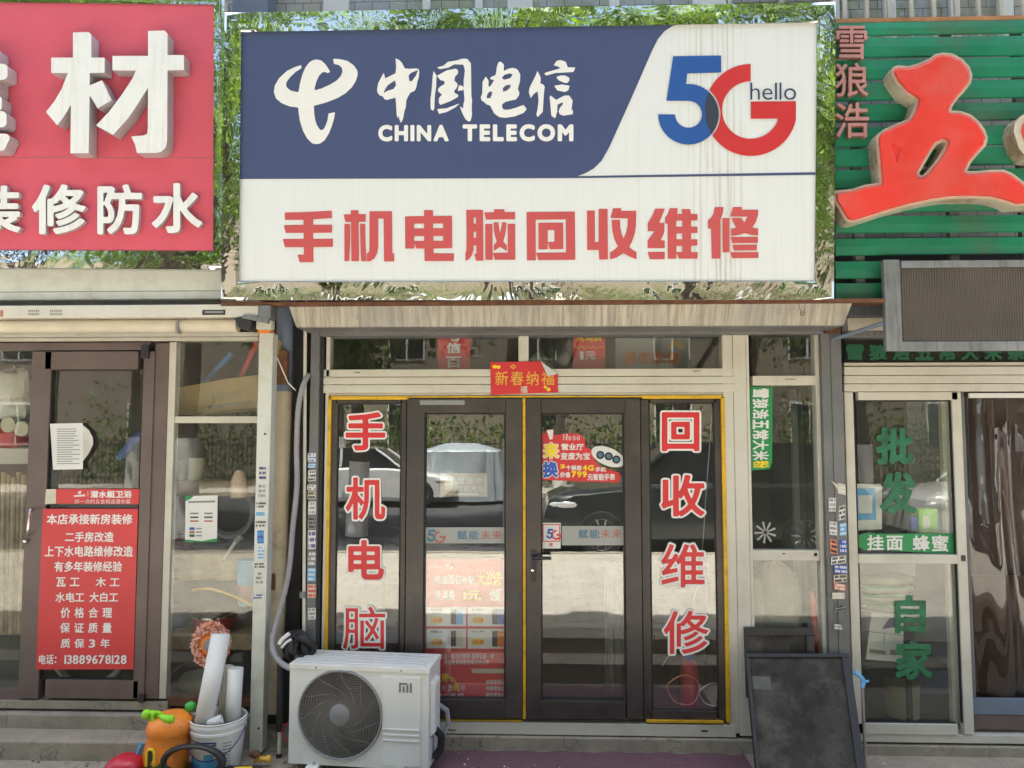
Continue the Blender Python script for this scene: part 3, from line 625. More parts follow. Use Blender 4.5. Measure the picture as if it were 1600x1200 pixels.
# ================================================================== MIDDLE SHOP: front
sf = thing('shopfront', 'telecom shop front of white aluminium with a dark brown double door outlined in yellow tape', 'shop front', (0, 0, .1))
yf = -.04
mb = MB()
mb.fb(505, 524, 511, 1146, yf, .09, 'white_alu')                       # left jamb
for a, b_ in ((576.5, 588), (588.8, 600), (600.8, 613.5)): mb.fb(505, a, 1150, b_, yf - .004 * (a > 588) , .09, 'white_alu')
mb.fb(511, 614, 1133, 618.5, yf + .012, .07, 'white_alu')
mb.fb(810, 524, 826, 576.2, yf, .08, 'white_alu'); mb.fb(511, 522, 1138, 526, yf + .01, .07, 'post_grey')
mb.fb(1134, 522, 1150, 1146, yf + .001, .09, 'white_alu')
mb.fb(1150.6, 521, 1171, 1150, yf - .003, .09, 'white_alu')
mb.fb(640, 1130, 1150, 1149, yf - .002, .09, 'white_alu')
mb.fb(505, 1130, 640, 1147, yf - .002, .09, 'white_alu')
mb.build('frame', sf, bevel=.003)
mb = MB()
for r_ in ((512, 524, 811, 577), (825, 524, 1136, 577)):
    x0, x1, z0, z1 = rect(*r_, 0); mb.box(x0, x1, -.003, .003, z0, z1, 'glass_dark')
mb.build('transom_pane', sf)
mb = MB()
for x, y in ((553, 581.5), (557, 581.5), (560, 581.5), (1083, 579), (1086, 579), (1089, 579), (1092, 579), (1228, 592), (1232, 592), (1236, 592), (1240, 592)): mb.fb(x, y, x + 1.8, y + 1.4, yf - .0055, .004, 'rubber')
mb.fb(700, 1140, 712, 1141.5, yf - .0035, .003, 'rubber'); mb.fb(1096, 1141, 1106, 1143.5, yf - .0035, .003, 'rubber'); mb.fb(1272, 864, 1277, 869, yf - .0025, .003, 'rubber'); mb.fb(1222, 864.5, 1227, 866, yf - .0025, .003, 'rubber')
mb.build('drain_slot_pattern', sf)
# yellow tape: proud beads round the door set
mb = MB()
mb.fb(508.5, 619, 513.5, 1126, yf - .006, .05, 'yellow_tape'); mb.fb(1131, 619, 1137, 1129, yf - .006, .05, 'yellow_tape')
mb.fb(513.6, 619, 640, 624.5, yf - .006, .05, 'yellow_tape'); mb.fb(640.2, 618.6, 1003, 621, yf - .006, .05, 'yellow_tape'); mb.fb(1003.2, 617.6, 1130.8, 623, yf - .006, .05, 'yellow_tape')
mb.fb(816.8, 622, 821.6, 1124, yf - .006, .05, 'yellow_tape'); mb.fb(1010, 1126.2, 1130.8, 1130, yf - .006, .05, 'yellow_tape'); mb.fb(513.6, 1124, 816, 1126, yf - .006, .05, 'yellow_tape')
mb.build('edge_tape', sf, bevel=.002, label='yellow tape round the brown doors')
GP = YP(-.014)                                    # outer face of the door glass
IP = YP(.006)                                     # inner face, for posters hung inside
def pane(parent, r_, y=-.010, m='glass', name='glass_pane'):
    mb = MB(); x0, x1, z0, z1 = rect(*r_, y); mb.box(x0, x1, y, y + .006, z0, z1, m); return mb.build(name, parent)
def leaf_frame(mb, outer, inner, y, d, m='door_brown', gasket=True):
    ox0, oy0, ox1, oy1 = outer; ix0, iy0, ix1, iy1 = inner
    mb.fb(ox0, oy0, ix0, oy1, y, d, m); mb.fb(ix1, oy0, ox1, oy1, y, d, m); mb.fb(ix0 + .15, oy0, ix1 - .15, iy0, y, d, m); mb.fb(ix0 + .15, iy1, ix1 - .15, oy1, y, d, m)
    if gasket:
        g = 2.2
        mb.fb(ix0 + .1, iy0 + .1, ix0 + g, iy1 - .1, y + .012, d - .02, 'rubber'); mb.fb(ix1 - g, iy0 + .1, ix1 - .1, iy1 - .1, y + .012, d - .02, 'rubber')
        mb.fb(ix0 + g, iy0 + .1, ix1 - g, iy0 + g, y + .012, d - .02, 'rubber'); mb.fb(ix0 + g, iy1 - g, ix1 - g, iy1 - .1, y + .012, d - .02, 'rubber')
# side lights
for outer, inner, lab in (((514, 625, 633, 1124), (524, 630, 625.5, 1112), 'side light with four red characters reading down'), ((1003.5, 624, 1130, 1126), (1016, 629, 1120, 1111), 'side light with four red characters at the right of the doors')):
    mb = MB(); leaf_frame(mb, outer, inner, yf + .012, .05)
    sd = mb.build('side_light', sf, bevel=.002, label=lab.replace(' at the right of the doors', ' above a red cylinder'))
    pane(sd, inner)
    chars = ('手', '机', '电', '脑') if outer[0] < 600 else ('回', '收', '维', '修')
    rects = ((540, 644, 602, 704), (540, 746, 602, 812), (544, 844, 600, 906), (536, 948, 602, 1014)) if outer[0] < 600 else ((1034, 644, 1093, 705), (1033, 742, 1101, 807), (1033, 850, 1101, 918), (1037, 954, 1107, 1022))
    for ch, r_ in zip(chars, rects):
        mb = MB()
        cx, cy = (r_[0] + r_[2]) / 2, (r_[1] + r_[3]) / 2; w, h = r_[2] - r_[0], r_[3] - r_[1]
        bo = {'手': .03, '机': .022, '电': .03, '脑': .004, '回': .028, '收': .026, '维': .014, '修': .014}[ch]; g = glyph_mesh(ch, bo, 64); e = .042
        gw, gh = np.ptp(g[0][:, 0]), np.ptp(g[0][:, 1])
        mb.text(ch, (cx - w / 2 * (1 + 2 * e / gw), cy - h / 2 * (1 + 2 * e / gh), cx + w / 2 * (1 + 2 * e / gw), cy + h / 2 * (1 + 2 * e / gh)), GP, 'letter_white', .001, bo + .042, 64)
        mb.text(ch, r_, GP, 'letter_red', .002, bo, 64)
        mb.build('character', sd)
# door leaves
doors = []
for outer, inner in (((634, 622.5, 816, 1123), (661.5, 645, 790, 1093.5)), ((822.4, 622.5, 1002.6, 1124), (845.5, 645, 977.5, 1096))):
    mb = MB(); leaf_frame(mb, outer, inner, yf - .012, .065)
    x0, x1, z0, z1 = rect(*inner, yf)
    dl = mb.build('door', sf, bevel=.003, label='dark brown door leaf with posters inside its glass' if outer[0] < 700 else 'dark brown door leaf with a black lever handle')
    pane(dl, inner); doors.append(dl)
d1, d2 = doors
mb = MB(); mb.fb(656, 625.5, 726, 632.5, yf - .0135, .002, 'ac_grey'); mb.build('worn_label', d1, label='peeling silver film on the top rail')
mb = MB(); y_ = yf - .012
x0, x1, z0, z1 = rect(830, 860, 838, 908, y_); mb.box(x0, x1, y_ - .012, y_, z0, z1, 'black_plastic')
p = at(834, 870, YP(y_)); mb.tube([p, p + Vector((0, -.05, 0)), p + Vector((.012, -.058, 0)), at(861, 872, YP(y_ - .058))], .011, 'black_plastic', 10)
q = at(832, 891, YP(y_ - .012)); mb.lathe([(.009, 0), (.009, -.006), (.004, -.007)], q, 'chrome', 14, 'y'); mb.build('handle', d2, smooth=True)
# frosted strips with the 5G motto
for dl, x0, x1, y0, y1, tx in ((d1, 663, 789.5, 824, 849, (715, 787)), (d2, 878, 976, 822, 852, (904, 974))):
    mb = MB(); mb.quad([(x0, y0), (x1, y0), (x1, y1), (x0, y1)], GP, 'frost', .0005)
    fp = Plane((0, -.0165, 0), (0, -1, 0)); wch = (tx[1] - tx[0]) / 4
    for k, (ch, mm) in enumerate(zip('赋能未来', ('faded_blue', 'faded_blue', 'faded_red', 'faded_red'))): mb.text(ch, (tx[0] + k * wch, y0 + 5, tx[0] + k * wch + 15, y0 + 19), fp, mm, .0, .01, 30)
    if dl is d1: mark5g(mb, fp, (664.5, 825.2), 47, .0, ('faded_blue', 'faded_red', 'faded_blue'), .35)
    mb.build('frosted_strip', dl, label='grey frosted strip with a blue and red motto')
mb = MB(); mb.quad([(847, 817), (876, 817), (876, 857), (847, 857)], GP, 'paper', .0015)
for a in ((848, 819, 875, 820.4), (848, 845, 875, 846.4), (848, 820.4, 849.4, 845), (873.6, 820.4, 875, 845)): mb.quad([(a[0], a[1]), (a[2], a[1]), (a[2], a[3]), (a[0], a[3])], GP, 'poster_red', .003)
mark5g(mb, GP, (851.5, 824.5), 58, .004, ('blue_print', 'poster_red', 'navy_text'), .3); mb.text('核', (858, 848, 864, 854), GP, 'poster_red', .003, .02, 24); mb.build('sticker', d2, label='white sticker with a red edge and 5G')
# open sign behind the glass
mb = MB(); mb.quad([(688, 739), (761, 739.5), (761.5, 776), (688, 776)], IP, 'carton', .0)
q = YP(.003); mb.text('营业中', (715, 746, 753, 756), q, 'paper', 0, .0, 30, .15); mb.text('欢迎光临', (713, 758.5, 756, 768), q, 'paper', 0, .0, 30, .1)
mb.quad([(700, 770.5), (748, 770.5), (748, 774), (700, 774)], q, 'paper_cream', 0); mb.shape([[[(696, 748), (700, 746), (708, 746), (709, 752), (709, 764), (703, 767), (696, 765), (694.5, 756)]]], q, 'paper_cream', (0, 0), 1, .0, .5); mb.build('open_sign', d1, label='brown open sign with white writing')
# red promotion poster
mb = MB(); mb.quad([(661, 873), (790, 873), (790, 1093), (661, 1093)], IP, 'poster_red', 0); q = YP(.003)
mb.text('中国电信', (671, 883, 691, 887.5), q, 'paper', 0, .0, 20); mark5g(mb, q, (694, 879.5), 110, .0, ('paper', 'paper', 'paper'), .3)
mb.text('电信百亿补贴', (680, 898, 742, 913), q, 'paper', 0, .02, 30); mb.text('大放送', (745, 892, 783, 915), q, 'yellow_print', 0, .03, 34)
mb.text('凭消费', (680, 922, 710, 938), q, 'paper', 0, .02, 30); mb.text('1元', (724, 922, 752, 938), q, 'yellow_print', 0, .035, 30); mb.text('领', (765, 920, 782, 940), q, 'paper', 0, .04, 34)
star = lambda cx, cy, rx, ry: [(cx + (rx if k % 2 == 0 else rx * .78) * math.cos(k * math.pi / 12), cy + (ry if k % 2 == 0 else ry * .78) * math.sin(k * math.pi / 12)) for k in range(24)]
for (cx0, cy0, cx1, cy1, h1, h2, c1) in ((666.5, 948.5, 728, 978.5, '红米14R', '(128G)', 'sky_print'), (731, 948.5, 790, 978.5, '红米13R', '(12+512)', 'blue_print'), (666.5, 982.5, 728, 1013, '荣耀X60', '', 'paper_cream'), (731, 982.5, 790, 1013.5, 'vivo y 300i', '', 'orange_print')):
    mb.quad([(cx0, cy0), (cx1, cy0), (cx1, cy1), (cx0, cy1)], q, 'paper', .0); q2 = YP(.0015)
    mb.text(h1, (cx0 + 6, cy0 + 2.5, cx0 + 25, cy0 + 6.5), q2, 'print_black', 0, .02, 24)
    if h2: mb.text(h2, (cx0 + 8, cy0 + 8.5, cx0 + 24, cy0 + 12), q2, 'print_grey', 0, .02, 24)
    mb.shape([[star(cx0 + 16, cy0 + 20.5, 12, 6.2)]], q2, 'yellow_print', (0, 0), 1, 0, .4); q3 = YP(.0005)
    mb.text('1元领', (cx0 + 8, cy0 + 17.5, cx0 + 24, cy0 + 24), q3, 'letter_red', 0, .02, 26)
    mb.quad([(cx0 + 38, cy0 + 3.5), (cx0 + 47, cy0 + 3), (cx0 + 47, cy1 - 3), (cx0 + 38, cy1 - 3)], q2, 'print_black', 0); mb.quad([(cx0 + 46, cy0 + 3.5), (cx0 + 57, cy0 + 3.5), (cx0 + 57, cy1 - 3), (cx0 + 46, cy1 - 3)], q3, c1, 0)
mb.text('还送一条光纤宽带+宽带设备一套', (687, 1021, 772, 1029.5), q, 'paper', 0, .01, 26); mb.text('其他更多机型咨询工作人员', (694, 1031, 764, 1038.5), q, 'paper', 0, .01, 26)
mb.text('宽带', (677, 1052, 702, 1066), q, 'yellow_print', 0, .03, 30)
for r_ in (3, 5.5, 8): mb.shape([[arc(703.5, 1066, r_ + .8, -90, 0, 10) + arc(703.5, 1066, r_ - .5, 0, -90, 10)]], q, 'yellow_print', (0, 0), 1, 0, .35)
mb.text('FI 选', (691, 1070, 707, 1080), q, 'paper', 0, .01, 28); mb.text('靓', (708, 1068, 718, 1080), q, 'yellow_print', 0, .02, 28); mb.text('号', (719, 1070, 727, 1080), q, 'paper', 0, .01, 28); mb.text('5G手机', (687, 1083, 726, 1092.5), q, 'paper', 0, .02, 28)
mb.quad([(736, 1045), (790, 1045), (790, 1052), (739, 1052)], q, 'paper_cream', 0); mb.text('体验更舒心', (759, 1062, 789, 1069), q, 'paper', 0, .02, 26); mb.text('消费更放心', (759, 1072, 789, 1079), q, 'paper', 0, .02, 26); mb.text('服务更贴心', (759, 1082, 789, 1089), q, 'paper', 0, .02, 26)
mb.build('poster', d1, label='red promotion poster with four phone cards')
# red trade-in sticker
mb = MB(); px_ = lambda L: [(820 + x / 5, 620 + y / 5) for x, y in L]
mb.shape([[px_([(130, 280), (160, 290), (170, 255), (225, 255), (230, 300), (270, 295), (320, 285), (430, 290), (465, 330), (480, 400), (520, 412), (545, 500), (590, 545), (680, 575), (735, 590), (750, 625), (735, 670), (560, 665), (300, 655), (130, 650)])]], GP, 'poster_red_gloss', (0, 0), 1, 0.0005, .5)
q = YP(-.016); q2 = YP(-.018)
mb.shape([[px_([(172, 262), (222, 255), (218, 330), (195, 335)])]], q, 'paper', (0, 0), 1, 0, .4); mb.text('Nooo', (880, 678, 906, 688), q, 'paper', 0, .06, 30); mb.text('Nooo', (881, 679, 905, 687), q2, 'letter_red', 0, .0, 30)
for ch, r_, m1, m2 in (('来', (849, 692, 873, 716), 'paper', 'yellow_print'), ('换', (848, 721, 872, 746), 'paper', 'blue_print')):
    mb.text(ch, (r_[0] - 1.5, r_[1] - 1.5, r_[2] + 1.5, r_[3] + 1.5), q, m1, 0, .09, 40); mb.text(ch, r_, q2, m2, 0, .045, 40)
mb.text('营业厅', (877, 693, 912, 703.5), q, 'paper', 0, .03, 32); mb.text('变废为宝', (876, 707, 922, 718.5), q, 'paper', 0, .03, 32)
mb.text('3', (875, 725.5, 883, 732), q, 'yellow_print', 0, .05, 30); mb.text('个报废', (884, 727, 909, 735), q, 'paper', 0, .03, 30); mb.text('4G', (910, 726.5, 928, 735.5), q, 'yellow_print', 0, .05, 30); mb.text('手机', (930, 730, 947, 737.5), q, 'paper', 0, .03, 30)
mb.text('价值', (875, 737.5, 891, 746), q, 'paper', 0, .03, 30); mb.text('799', (893, 736, 917, 746), q, 'yellow_print', 0, .05, 30); mb.text('元智能手表', (918, 740, 961, 750.5), q, 'paper', 0, .03, 30)
mb.shape([[[(x, y) for x, y in [(950 + 26 * math.cos(a) + 3 * math.sin(a), 713.5 + 15.5 * math.sin(a) + 6 * math.cos(a)) for a in np.linspace(0, 6.2, 30)]]]], q, 'paper', (0, 0), 1, 0, .5)
for k, (cx, cy) in enumerate(((938, 711), (951, 713), (963, 718))):
    mb.shape([[[(cx + 6.5 * math.cos(a), cy + 6.5 * math.sin(a)) for a in np.linspace(0, 6.2, 20)], [(cx + 3.5 * math.cos(a), cy + 3.5 * math.sin(a)) for a in np.linspace(0, 6.2, 16)]]], q2, 'print_black', (0, 0), 1, 0, .4)
    mb.shape([[[(cx + 3.4 * math.cos(a), cy + 3.4 * math.sin(a)) for a in np.linspace(0, 6.2, 16)]]], q2, 'faded_blue', (0, 0), 1, 0, .4)
mb.build('sticker', d2, label='red trade-in sticker with an oval of watches')
# narrow panel window to the right of the doors
pw = MB()
pw.fb(1171.3, 521, 1176, 1148, yf - .001, .08, 'white_alu'); pw.fb(1281, 521, 1289, 1148, yf - .001, .08, 'white_alu'); pw.fb(1176.2, 587, 1280.8, 602, yf, .07, 'white_alu'); pw.fb(1176.2, 859.5, 1280.8, 876, yf, .07, 'white_alu'); pw.fb(1176.2, 1128, 1280.8, 1148, yf, .07, 'white_alu')
pwo = pw.build('side_window', sf, bevel=.003, label='narrow window with a green strip and stored sacks')
for r_ in ((1174, 521, 1283, 589), (1174, 601, 1283, 861), (1174, 875, 1283, 1130)): pane(pwo, r_, m='glass_old')
mb = MB(); mb.quad([(1172.5, 604), (1207, 605), (1206.5, 722), (1203, 733), (1173, 735)], GP, 'green_strip', .001)
L = '雪狼浩五常大米'
for k, ch in enumerate(L):
    y0 = 607 + k * 16.2; mb.text(ch, [(1201, y0), (1201, y0 + 15), (1176, y0 + 15), (1176, y0)], GP, 'paper', .003, .03, 34)
mb.text('粉', [(1202, 720), (1202, 731), (1177, 732), (1177, 720)], GP, 'yellow_print', .003, .03, 34); mb.build('sticker', pwo, label='green strip with white sideways characters')
mb = MB()
for k in range(9):
    a = k * 2 * math.pi / 9 + .3; c0 = (1196, 832)
    mb.quad([(c0[0] + 3 * math.cos(a - .3), c0[1] + 3 * math.sin(a - .3)), (c0[0] + 17 * math.cos(a - .1), c0[1] + 17 * math.sin(a - .1)), (c0[0] + 17 * math.cos(a + .1), c0[1] + 17 * math.sin(a + .1)), (c0[0] + 3 * math.cos(a + .3), c0[1] + 3 * math.sin(a + .3))][::-1], GP, 'frost', .004, .003)
mb.build('star_ornament', pwo)
# new-year sheet stuck across the transom bar, one corner folded down
NY = YP(yf - .007)
ny = MB(); ny.quad([(766, 566), (845, 564.5), (871.5, 584), (872, 613), (767, 617)], NY, 'poster_red_gloss', .004)
ny.text('新春纳福', (774, 580, 866, 602), NY, 'gold_print', .0055, .005, 44, .12)
for cx, cy, r_ in ((773, 573, 3.6), (779, 573.5, 3.4), (852, 605, 2.8), (857, 608.5, 3.4)): ny.shape([[[(cx + r_ * math.cos(a), cy + r_ * .8 * math.sin(a)) for a in np.linspace(0, 6.2, 14)]]], NY, 'yellow_print', (0, 0), 1, .0055, .4)
ny.shape([[[(797, 573), (802, 569), (807, 573), (802, 577)], [(799.5, 573), (802, 571), (804.5, 573), (802, 575)]]], NY, 'gold_print', (0, 0), 1, .0055, .3); ny.text('福', (813, 603, 824, 614), NY, 'paper_cream', .0055, .02, 26)
nyo = ny.build('sticker', sf, label='red new year sheet with gold brush writing, one corner folded')
mb = MB(); mb.add([at(845, 564.5, NY, .006), at(871.5, 584, NY, .006), at(856, 588, NY, .03)], [(0, 2, 1)], 'paper'); mb.build('folded_corner', nyo)

# small handbills with rows of worn print, used on the posts
def handbill(parent, q, pl, paper_m, ink, rows, seed, lift=.0015):
    mb = MB(); rnd = random.Random(seed); tl, tr, br, bl = [np.array(p, float) for p in q]
    mb.quad([tuple(p) for p in (tl, tr, br, bl)], pl, paper_m, lift, .001)
    P = lambda u, v: tuple((tl * (1 - u) + tr * u) * (1 - v) + (bl * (1 - u) + br * u) * v)
    for k in range(rows):
        v0 = (k + .18) / rows; v1 = (k + .82) / rows; u = .08
        while u < .9:
            w = rnd.uniform(.05, .12)
            if rnd.random() < .85: mb.quad([P(u, v0 + rnd.uniform(0, .03)), P(u + w * .8, v0), P(u + w * .8, v1), P(u, v1 - rnd.uniform(0, .03))], pl, ink, lift + .0006, .0005)
            u += w
    return mb.build('handbill', parent)

# ---- posts between the shops
pgy = -.075
pst = thing('steel_post', 'slim grey steel post with a white pipe and pasted handbills beside the air conditioner', 'post', (PX(491, 850, pgy), pgy, 0))
mb = MB(); mb.fb(480.5, 511, 494.5, 1150, pgy, .09, 'post_grey'); mb.fb(494.6, 513, 501.5, 1150, pgy + .03, .05, 'room_dark'); mb.build('post_body', pst, bevel=.003)
mb = MB(); mb.tube([at(477, 512, YP(pgy)), at(474, 1150, YP(pgy))], .011, 'white_alu', 12); mb.build('white_pipe', pst, smooth=True)
mb = MB(); mb.lathe([(.02, -.02), (.022, -.018), (.022, .018), (.02, .02)], at(473, 929, YP(pgy)), 'galv', 14); mb.build('pipe_clamp', pst, smooth=True)
pp = YP(pgy)
for k, (y0, y1, m_, ink, dx) in enumerate(((708, 722, 'paper', 'blue_print', 0), (724, 731, 'sky_print', 'paper', 0), (735, 752, 'paper', 'print_black', .5), (757, 766, 'paper', 'print_grey', -.4), (768, 780, 'paper_cream', 'print_black', 0), (784, 804, 'paper', 'print_grey', .6), (808, 826, 'print_grey', 'print_black', 0), (829, 858, 'paper', 'bucket_purple', .3), (862, 884, 'print_grey', 'paper', 0), (887, 908, 'sky_print', 'paper', -.3), (913, 934, 'paper_cream', 'letter_red', 0), (950, 968, 'paper', 'print_grey', .4))):
    handbill(pst, [(481 + dx, y0), (493.5, y0 - dx), (493.2, y1 - dx), (480.6 + dx, y1)], pp, m_, ink, 3 if y1 - y0 > 12 else 2, k)

prx = -.085
psr = thing('steel_post', 'wide grey double steel post plastered with torn handbills beside the wholesale shop door', 'post', (PX(1308, 850, prx), prx, 0))
mb = MB(); mb.fb(1291, 512, 1305.5, 1158, prx, .09, 'post_grey'); mb.fb(1306, 512, 1323, 1158, prx - .006, .09, 'post_grey'); mb.fb(1288, 512, 1290.8, 1150, prx + .04, .05, 'room_dark')
mb.build('post_body', psr, bevel=.003)
mb = MB(); mb.fb(1290, 505, 1312, 520, prx - .03, .1, 'rust'); mb.tube([at(1302, 530, YP(prx - .02)), at(1386, 503, YP(-.38))], .013, 'bluegrey', 8); mb.build('bracket', psr)
pp = YP(prx - .006)
bills = ((1309, 756, 1321, 772, 'paper', 'paper_cream'), (1295, 778, 1306, 799, 'paper', 'print_grey'), (1311, 790, 1321, 812, 'paper', 'print_black'), (1296, 815, 1308, 836, 'paper', 'print_grey'), (1312, 817, 1323, 837, 'sky_print', 'paper'), (1297, 843, 1308, 865, 'mop_orange', 'print_black'), (1312, 843, 1323.5, 864, 'blue_print', 'paper'), (1299, 869, 1322, 881, 'paper', 'print_black'), (1303, 883, 1324, 896, 'blue_print', 'paper'), (1303, 898, 1323, 910, 'paper_cream', 'print_black'), (1303, 912, 1321, 922, 'mop_orange', 'paper'), (1300, 926, 1320, 936, 'paper_cream', 'paper'), (1305, 945, 1322, 955, 'print_grey', 'print_black'), (1303, 975, 1316, 984, 'print_grey', 'paper'))
for k, (x0, y0, x1, y1, m_, ink) in enumerate(bills):
    d = ((k * 7) % 5 - 2) * .7; handbill(psr, [(x0, y0 + d), (x1, y0 - d), (x1 - d * .4, y1 - d), (x0 - d * .4, y1 + d)], pp, m_, ink, 3 if y1 - y0 > 15 else 2, 30 + k, .002 + .0003 * k)
mb = MB(); mb.quad([(1298, 750), (1308, 757), (1312, 764), (1309, 765)], pp, 'paper_cream', .014, .001); mb.build('handbill', psr, label='torn corner of paper curling off')

pwy = -.20
pwp = thing('white_post', 'white square metal post with blue handbills between the hardware shop and the cream drain pipe', 'post', (PX(400, 850, pwy), pwy, 0))
mb = MB()
mb.hexa([at(389, 1176, YP(pwy)), at(409, 1176, YP(pwy)), at(427, 520, YP(pwy)), at(405, 520, YP(pwy))], [p + Vector((0, .09, 0)) for p in (at(389, 1176, YP(pwy)), at(409, 1176, YP(pwy)), at(427, 520, YP(pwy)), at(405, 520, YP(pwy)))], 'white_post')
mb.build('post_body', pwp, bevel=.004)
pp = YP(pwy)
sh = lambda y: (850 - y) * .0255
for k, (x0, y0, x1, y1, m_, ink, r_) in enumerate(((404, 728, 416, 750, 'white_post', 'bucket_purple', 3), (403, 756, 415, 778, 'white_post', 'print_grey', 3), (399, 784, 417, 794, 'white_post', 'print_black', 2), (399, 798, 417, 808, 'paper', 'sky_print', 1), (398, 813, 417, 824, 'white_post', 'print_black', 2), (402, 829, 412, 849, 'blue_print', 'sky_print', 2), (402, 853, 413, 874, 'paper', 'sky_print', 4), (396, 879, 414, 888, 'white_post', 'print_black', 2), (399, 893, 411, 913, 'white_post', 'print_grey', 3), (394, 928, 412, 936, 'paper', 'bucket_purple', 2))):
    handbill(pwp, [(x0, y0), (x1, y0), (x1, y1), (x0, y1)], pp, m_, ink, r_, 60 + k)
for (x, y) in ((414, 678), (404, 1138)): mb = MB(); mb.lathe([(.007, .001), (.007, -.002)], at(x, y, YP(pwy)), 'print_black', 10, 'y'); mb.build('bolt_hole', pwp)
mb = MB(); mb.fb(403, 515, 421, 520, pwy - .01, .1, 'orange_plastic'); mb.build('rusty_cap', pwp, label='orange rusted top edge')

# cream drain pipe with its dark coupling
dpp = thing('drain_pipe', 'cream painted drain pipe with peeling paper between the white post and the grey post', 'pipe', (PX(436, 850, -.02), -.02, 0))
py_ = -.0
mb = MB(); mb.tube([at(444, 612, YP(py_)), at(428, 1112, YP(py_))], .052, 'cream_pipe', 20); mb.build('pipe', dpp, smooth=True)
mb = MB(); mb.tube([at(446, 470, YP(py_)), at(444, 612, YP(py_))], .053, 'bluegrey', 20); mb.build('upper_pipe', dpp, smooth=True, label='blue grey upper length')
mb = MB(); mb.fb(426, 548, 448, 600, -.11, .05, 'rust'); mb.tube([at(428, 548, YP(-.115)), at(440, 575, YP(-.13)), at(450, 598, YP(-.115)), at(462, 610, YP(-.1))], .004, 'paper', 6); mb.build('coupling', dpp)
mb = MB(); mb.fb(418, 898, 428, 922, -.08, .08, 'rust'); mb.build('clamp', dpp, label='rusty pipe clamp')
mb = MB(); mb.fb(424, 531, 434, 553, -.135, .07, 'carton'); mb.build('junction_box', dpp)
hose = thing('air_hose', 'grey corrugated hose curving down from the wall into the air conditioner', 'hose', tuple(at(466, 690, YP(-.12))))
hp = curve_pts([at(x, y, YP(-.12 - d)) for x, y, d in ((482, 585, -.05), (473, 605, 0), (466, 640, 0), (463.5, 700, 0), (464, 760, 0), (457, 830, 0), (453, 880, 0), (446, 920, .02), (433, 970, .05), (426, 1000, .08), (429, 1022, .12), (442, 1038, .15), (462, 1048, .2))], 8)
mb = MB(); mb.tube(hp, [.0165 + .0012 * (i % 2) for i in range(len(hp))], 'hose_grey', 12); mb.build('hose', hose, smooth=True)
bw = thing('pipe_insulation', 'black foam wrapped pipes tied in a bundle above the rear of the air conditioner', 'pipes', tuple(at(455, 1010, YP(-.1))))
mb = MB()
for k in range(5):
    c0 = at(458 + k * 4, 1006 + (k % 3) * 6, YP(-.13 - .02 * k)); mb.tube([c0 + Vector((.055 * math.cos(a + k), .03 * math.sin(2 * a + k), .062 * math.sin(a + k))) for a in np.linspace(0, 6.0, 26)], .021, 'wires', 10)
mb.build('bundle', bw, smooth=True)
mb = MB(); mb.tube(curve_pts([at(x, y, YP(-.27)) for x, y in ((436, 1006), (442, 998), (452, 990))]), .012, 'paper', 8); mb.tube(curve_pts([at(x, y, YP(-.27)) for x, y in ((440, 1012), (447, 1004), (455, 999))]), .008, 'paper', 8); mb.build('tape', bw, smooth=True, label='loose white wrapping tape')
mb = MB(); mb.tube([at(439, 1030, YP(-.2)), at(437, 1142, YP(-.2))], .022, 'wires', 12); mb.build('down_pipe', bw, smooth=True); mb = MB(); mb.tube([at(437, 1142, YP(-.2)), at(436, 1182, YP(-.2))], .011, 'paper', 10); mb.tube([at(436, 1178, YP(-.2)), at(436, 1200, YP(-.22))], .018, 'wires', 10); mb.build('pipe_end', bw, smooth=True)
mb = MB(); mb.tube(curve_pts([at(x, y, YP(-.25)) for x, y in ((452, 1128), (443, 1135), (440, 1146), (446, 1156), (454, 1158))]), .003, 'red_plastic', 6); one(mb, 'wire', 'thin red wire looped beside the air conditioner', 'wire', smooth=True)

# ================================================================== AIR CONDITIONER
A0 = at(450.5, 1185, YP(-.37)); A1 = at(669, 1197.5, YP(-.445)); A0.z = A1.z = .035
ux = (A1 - A0); Wd = ux.length; ux.normalize(); uy = Vector((-ux.y, ux.x, 0)); Hh = .565; Dp = .30
ac = thing('air_conditioner', 'white outdoor air conditioner unit with a round swirled fan grille standing on the ground', 'air conditioner', tuple(A0))
def L(x, y, z): return A0 + ux * x + uy * y + Vector((0, 0, z))
class LB(MB):                               # boxes in the unit's own axes
    def lb(s, x0, x1, y0, y1, z0, z1, m): s.hexa([L(x0, y0, z0), L(x1, y0, z0), L(x1, y0, z1), L(x0, y0, z1)], [L(x0, y1, z0), L(x1, y1, z0), L(x1, y1, z1), L(x0, y1, z1)], m)
fpl = Plane(A0, -uy)
def acp(px, py):
    p = at(px, py, fpl) - A0; return p.dot(ux), p.z
cx, cz = acp(531.5, 1116.5); rg = .252
rg = min(rg, cx - .02)
mb = LB()
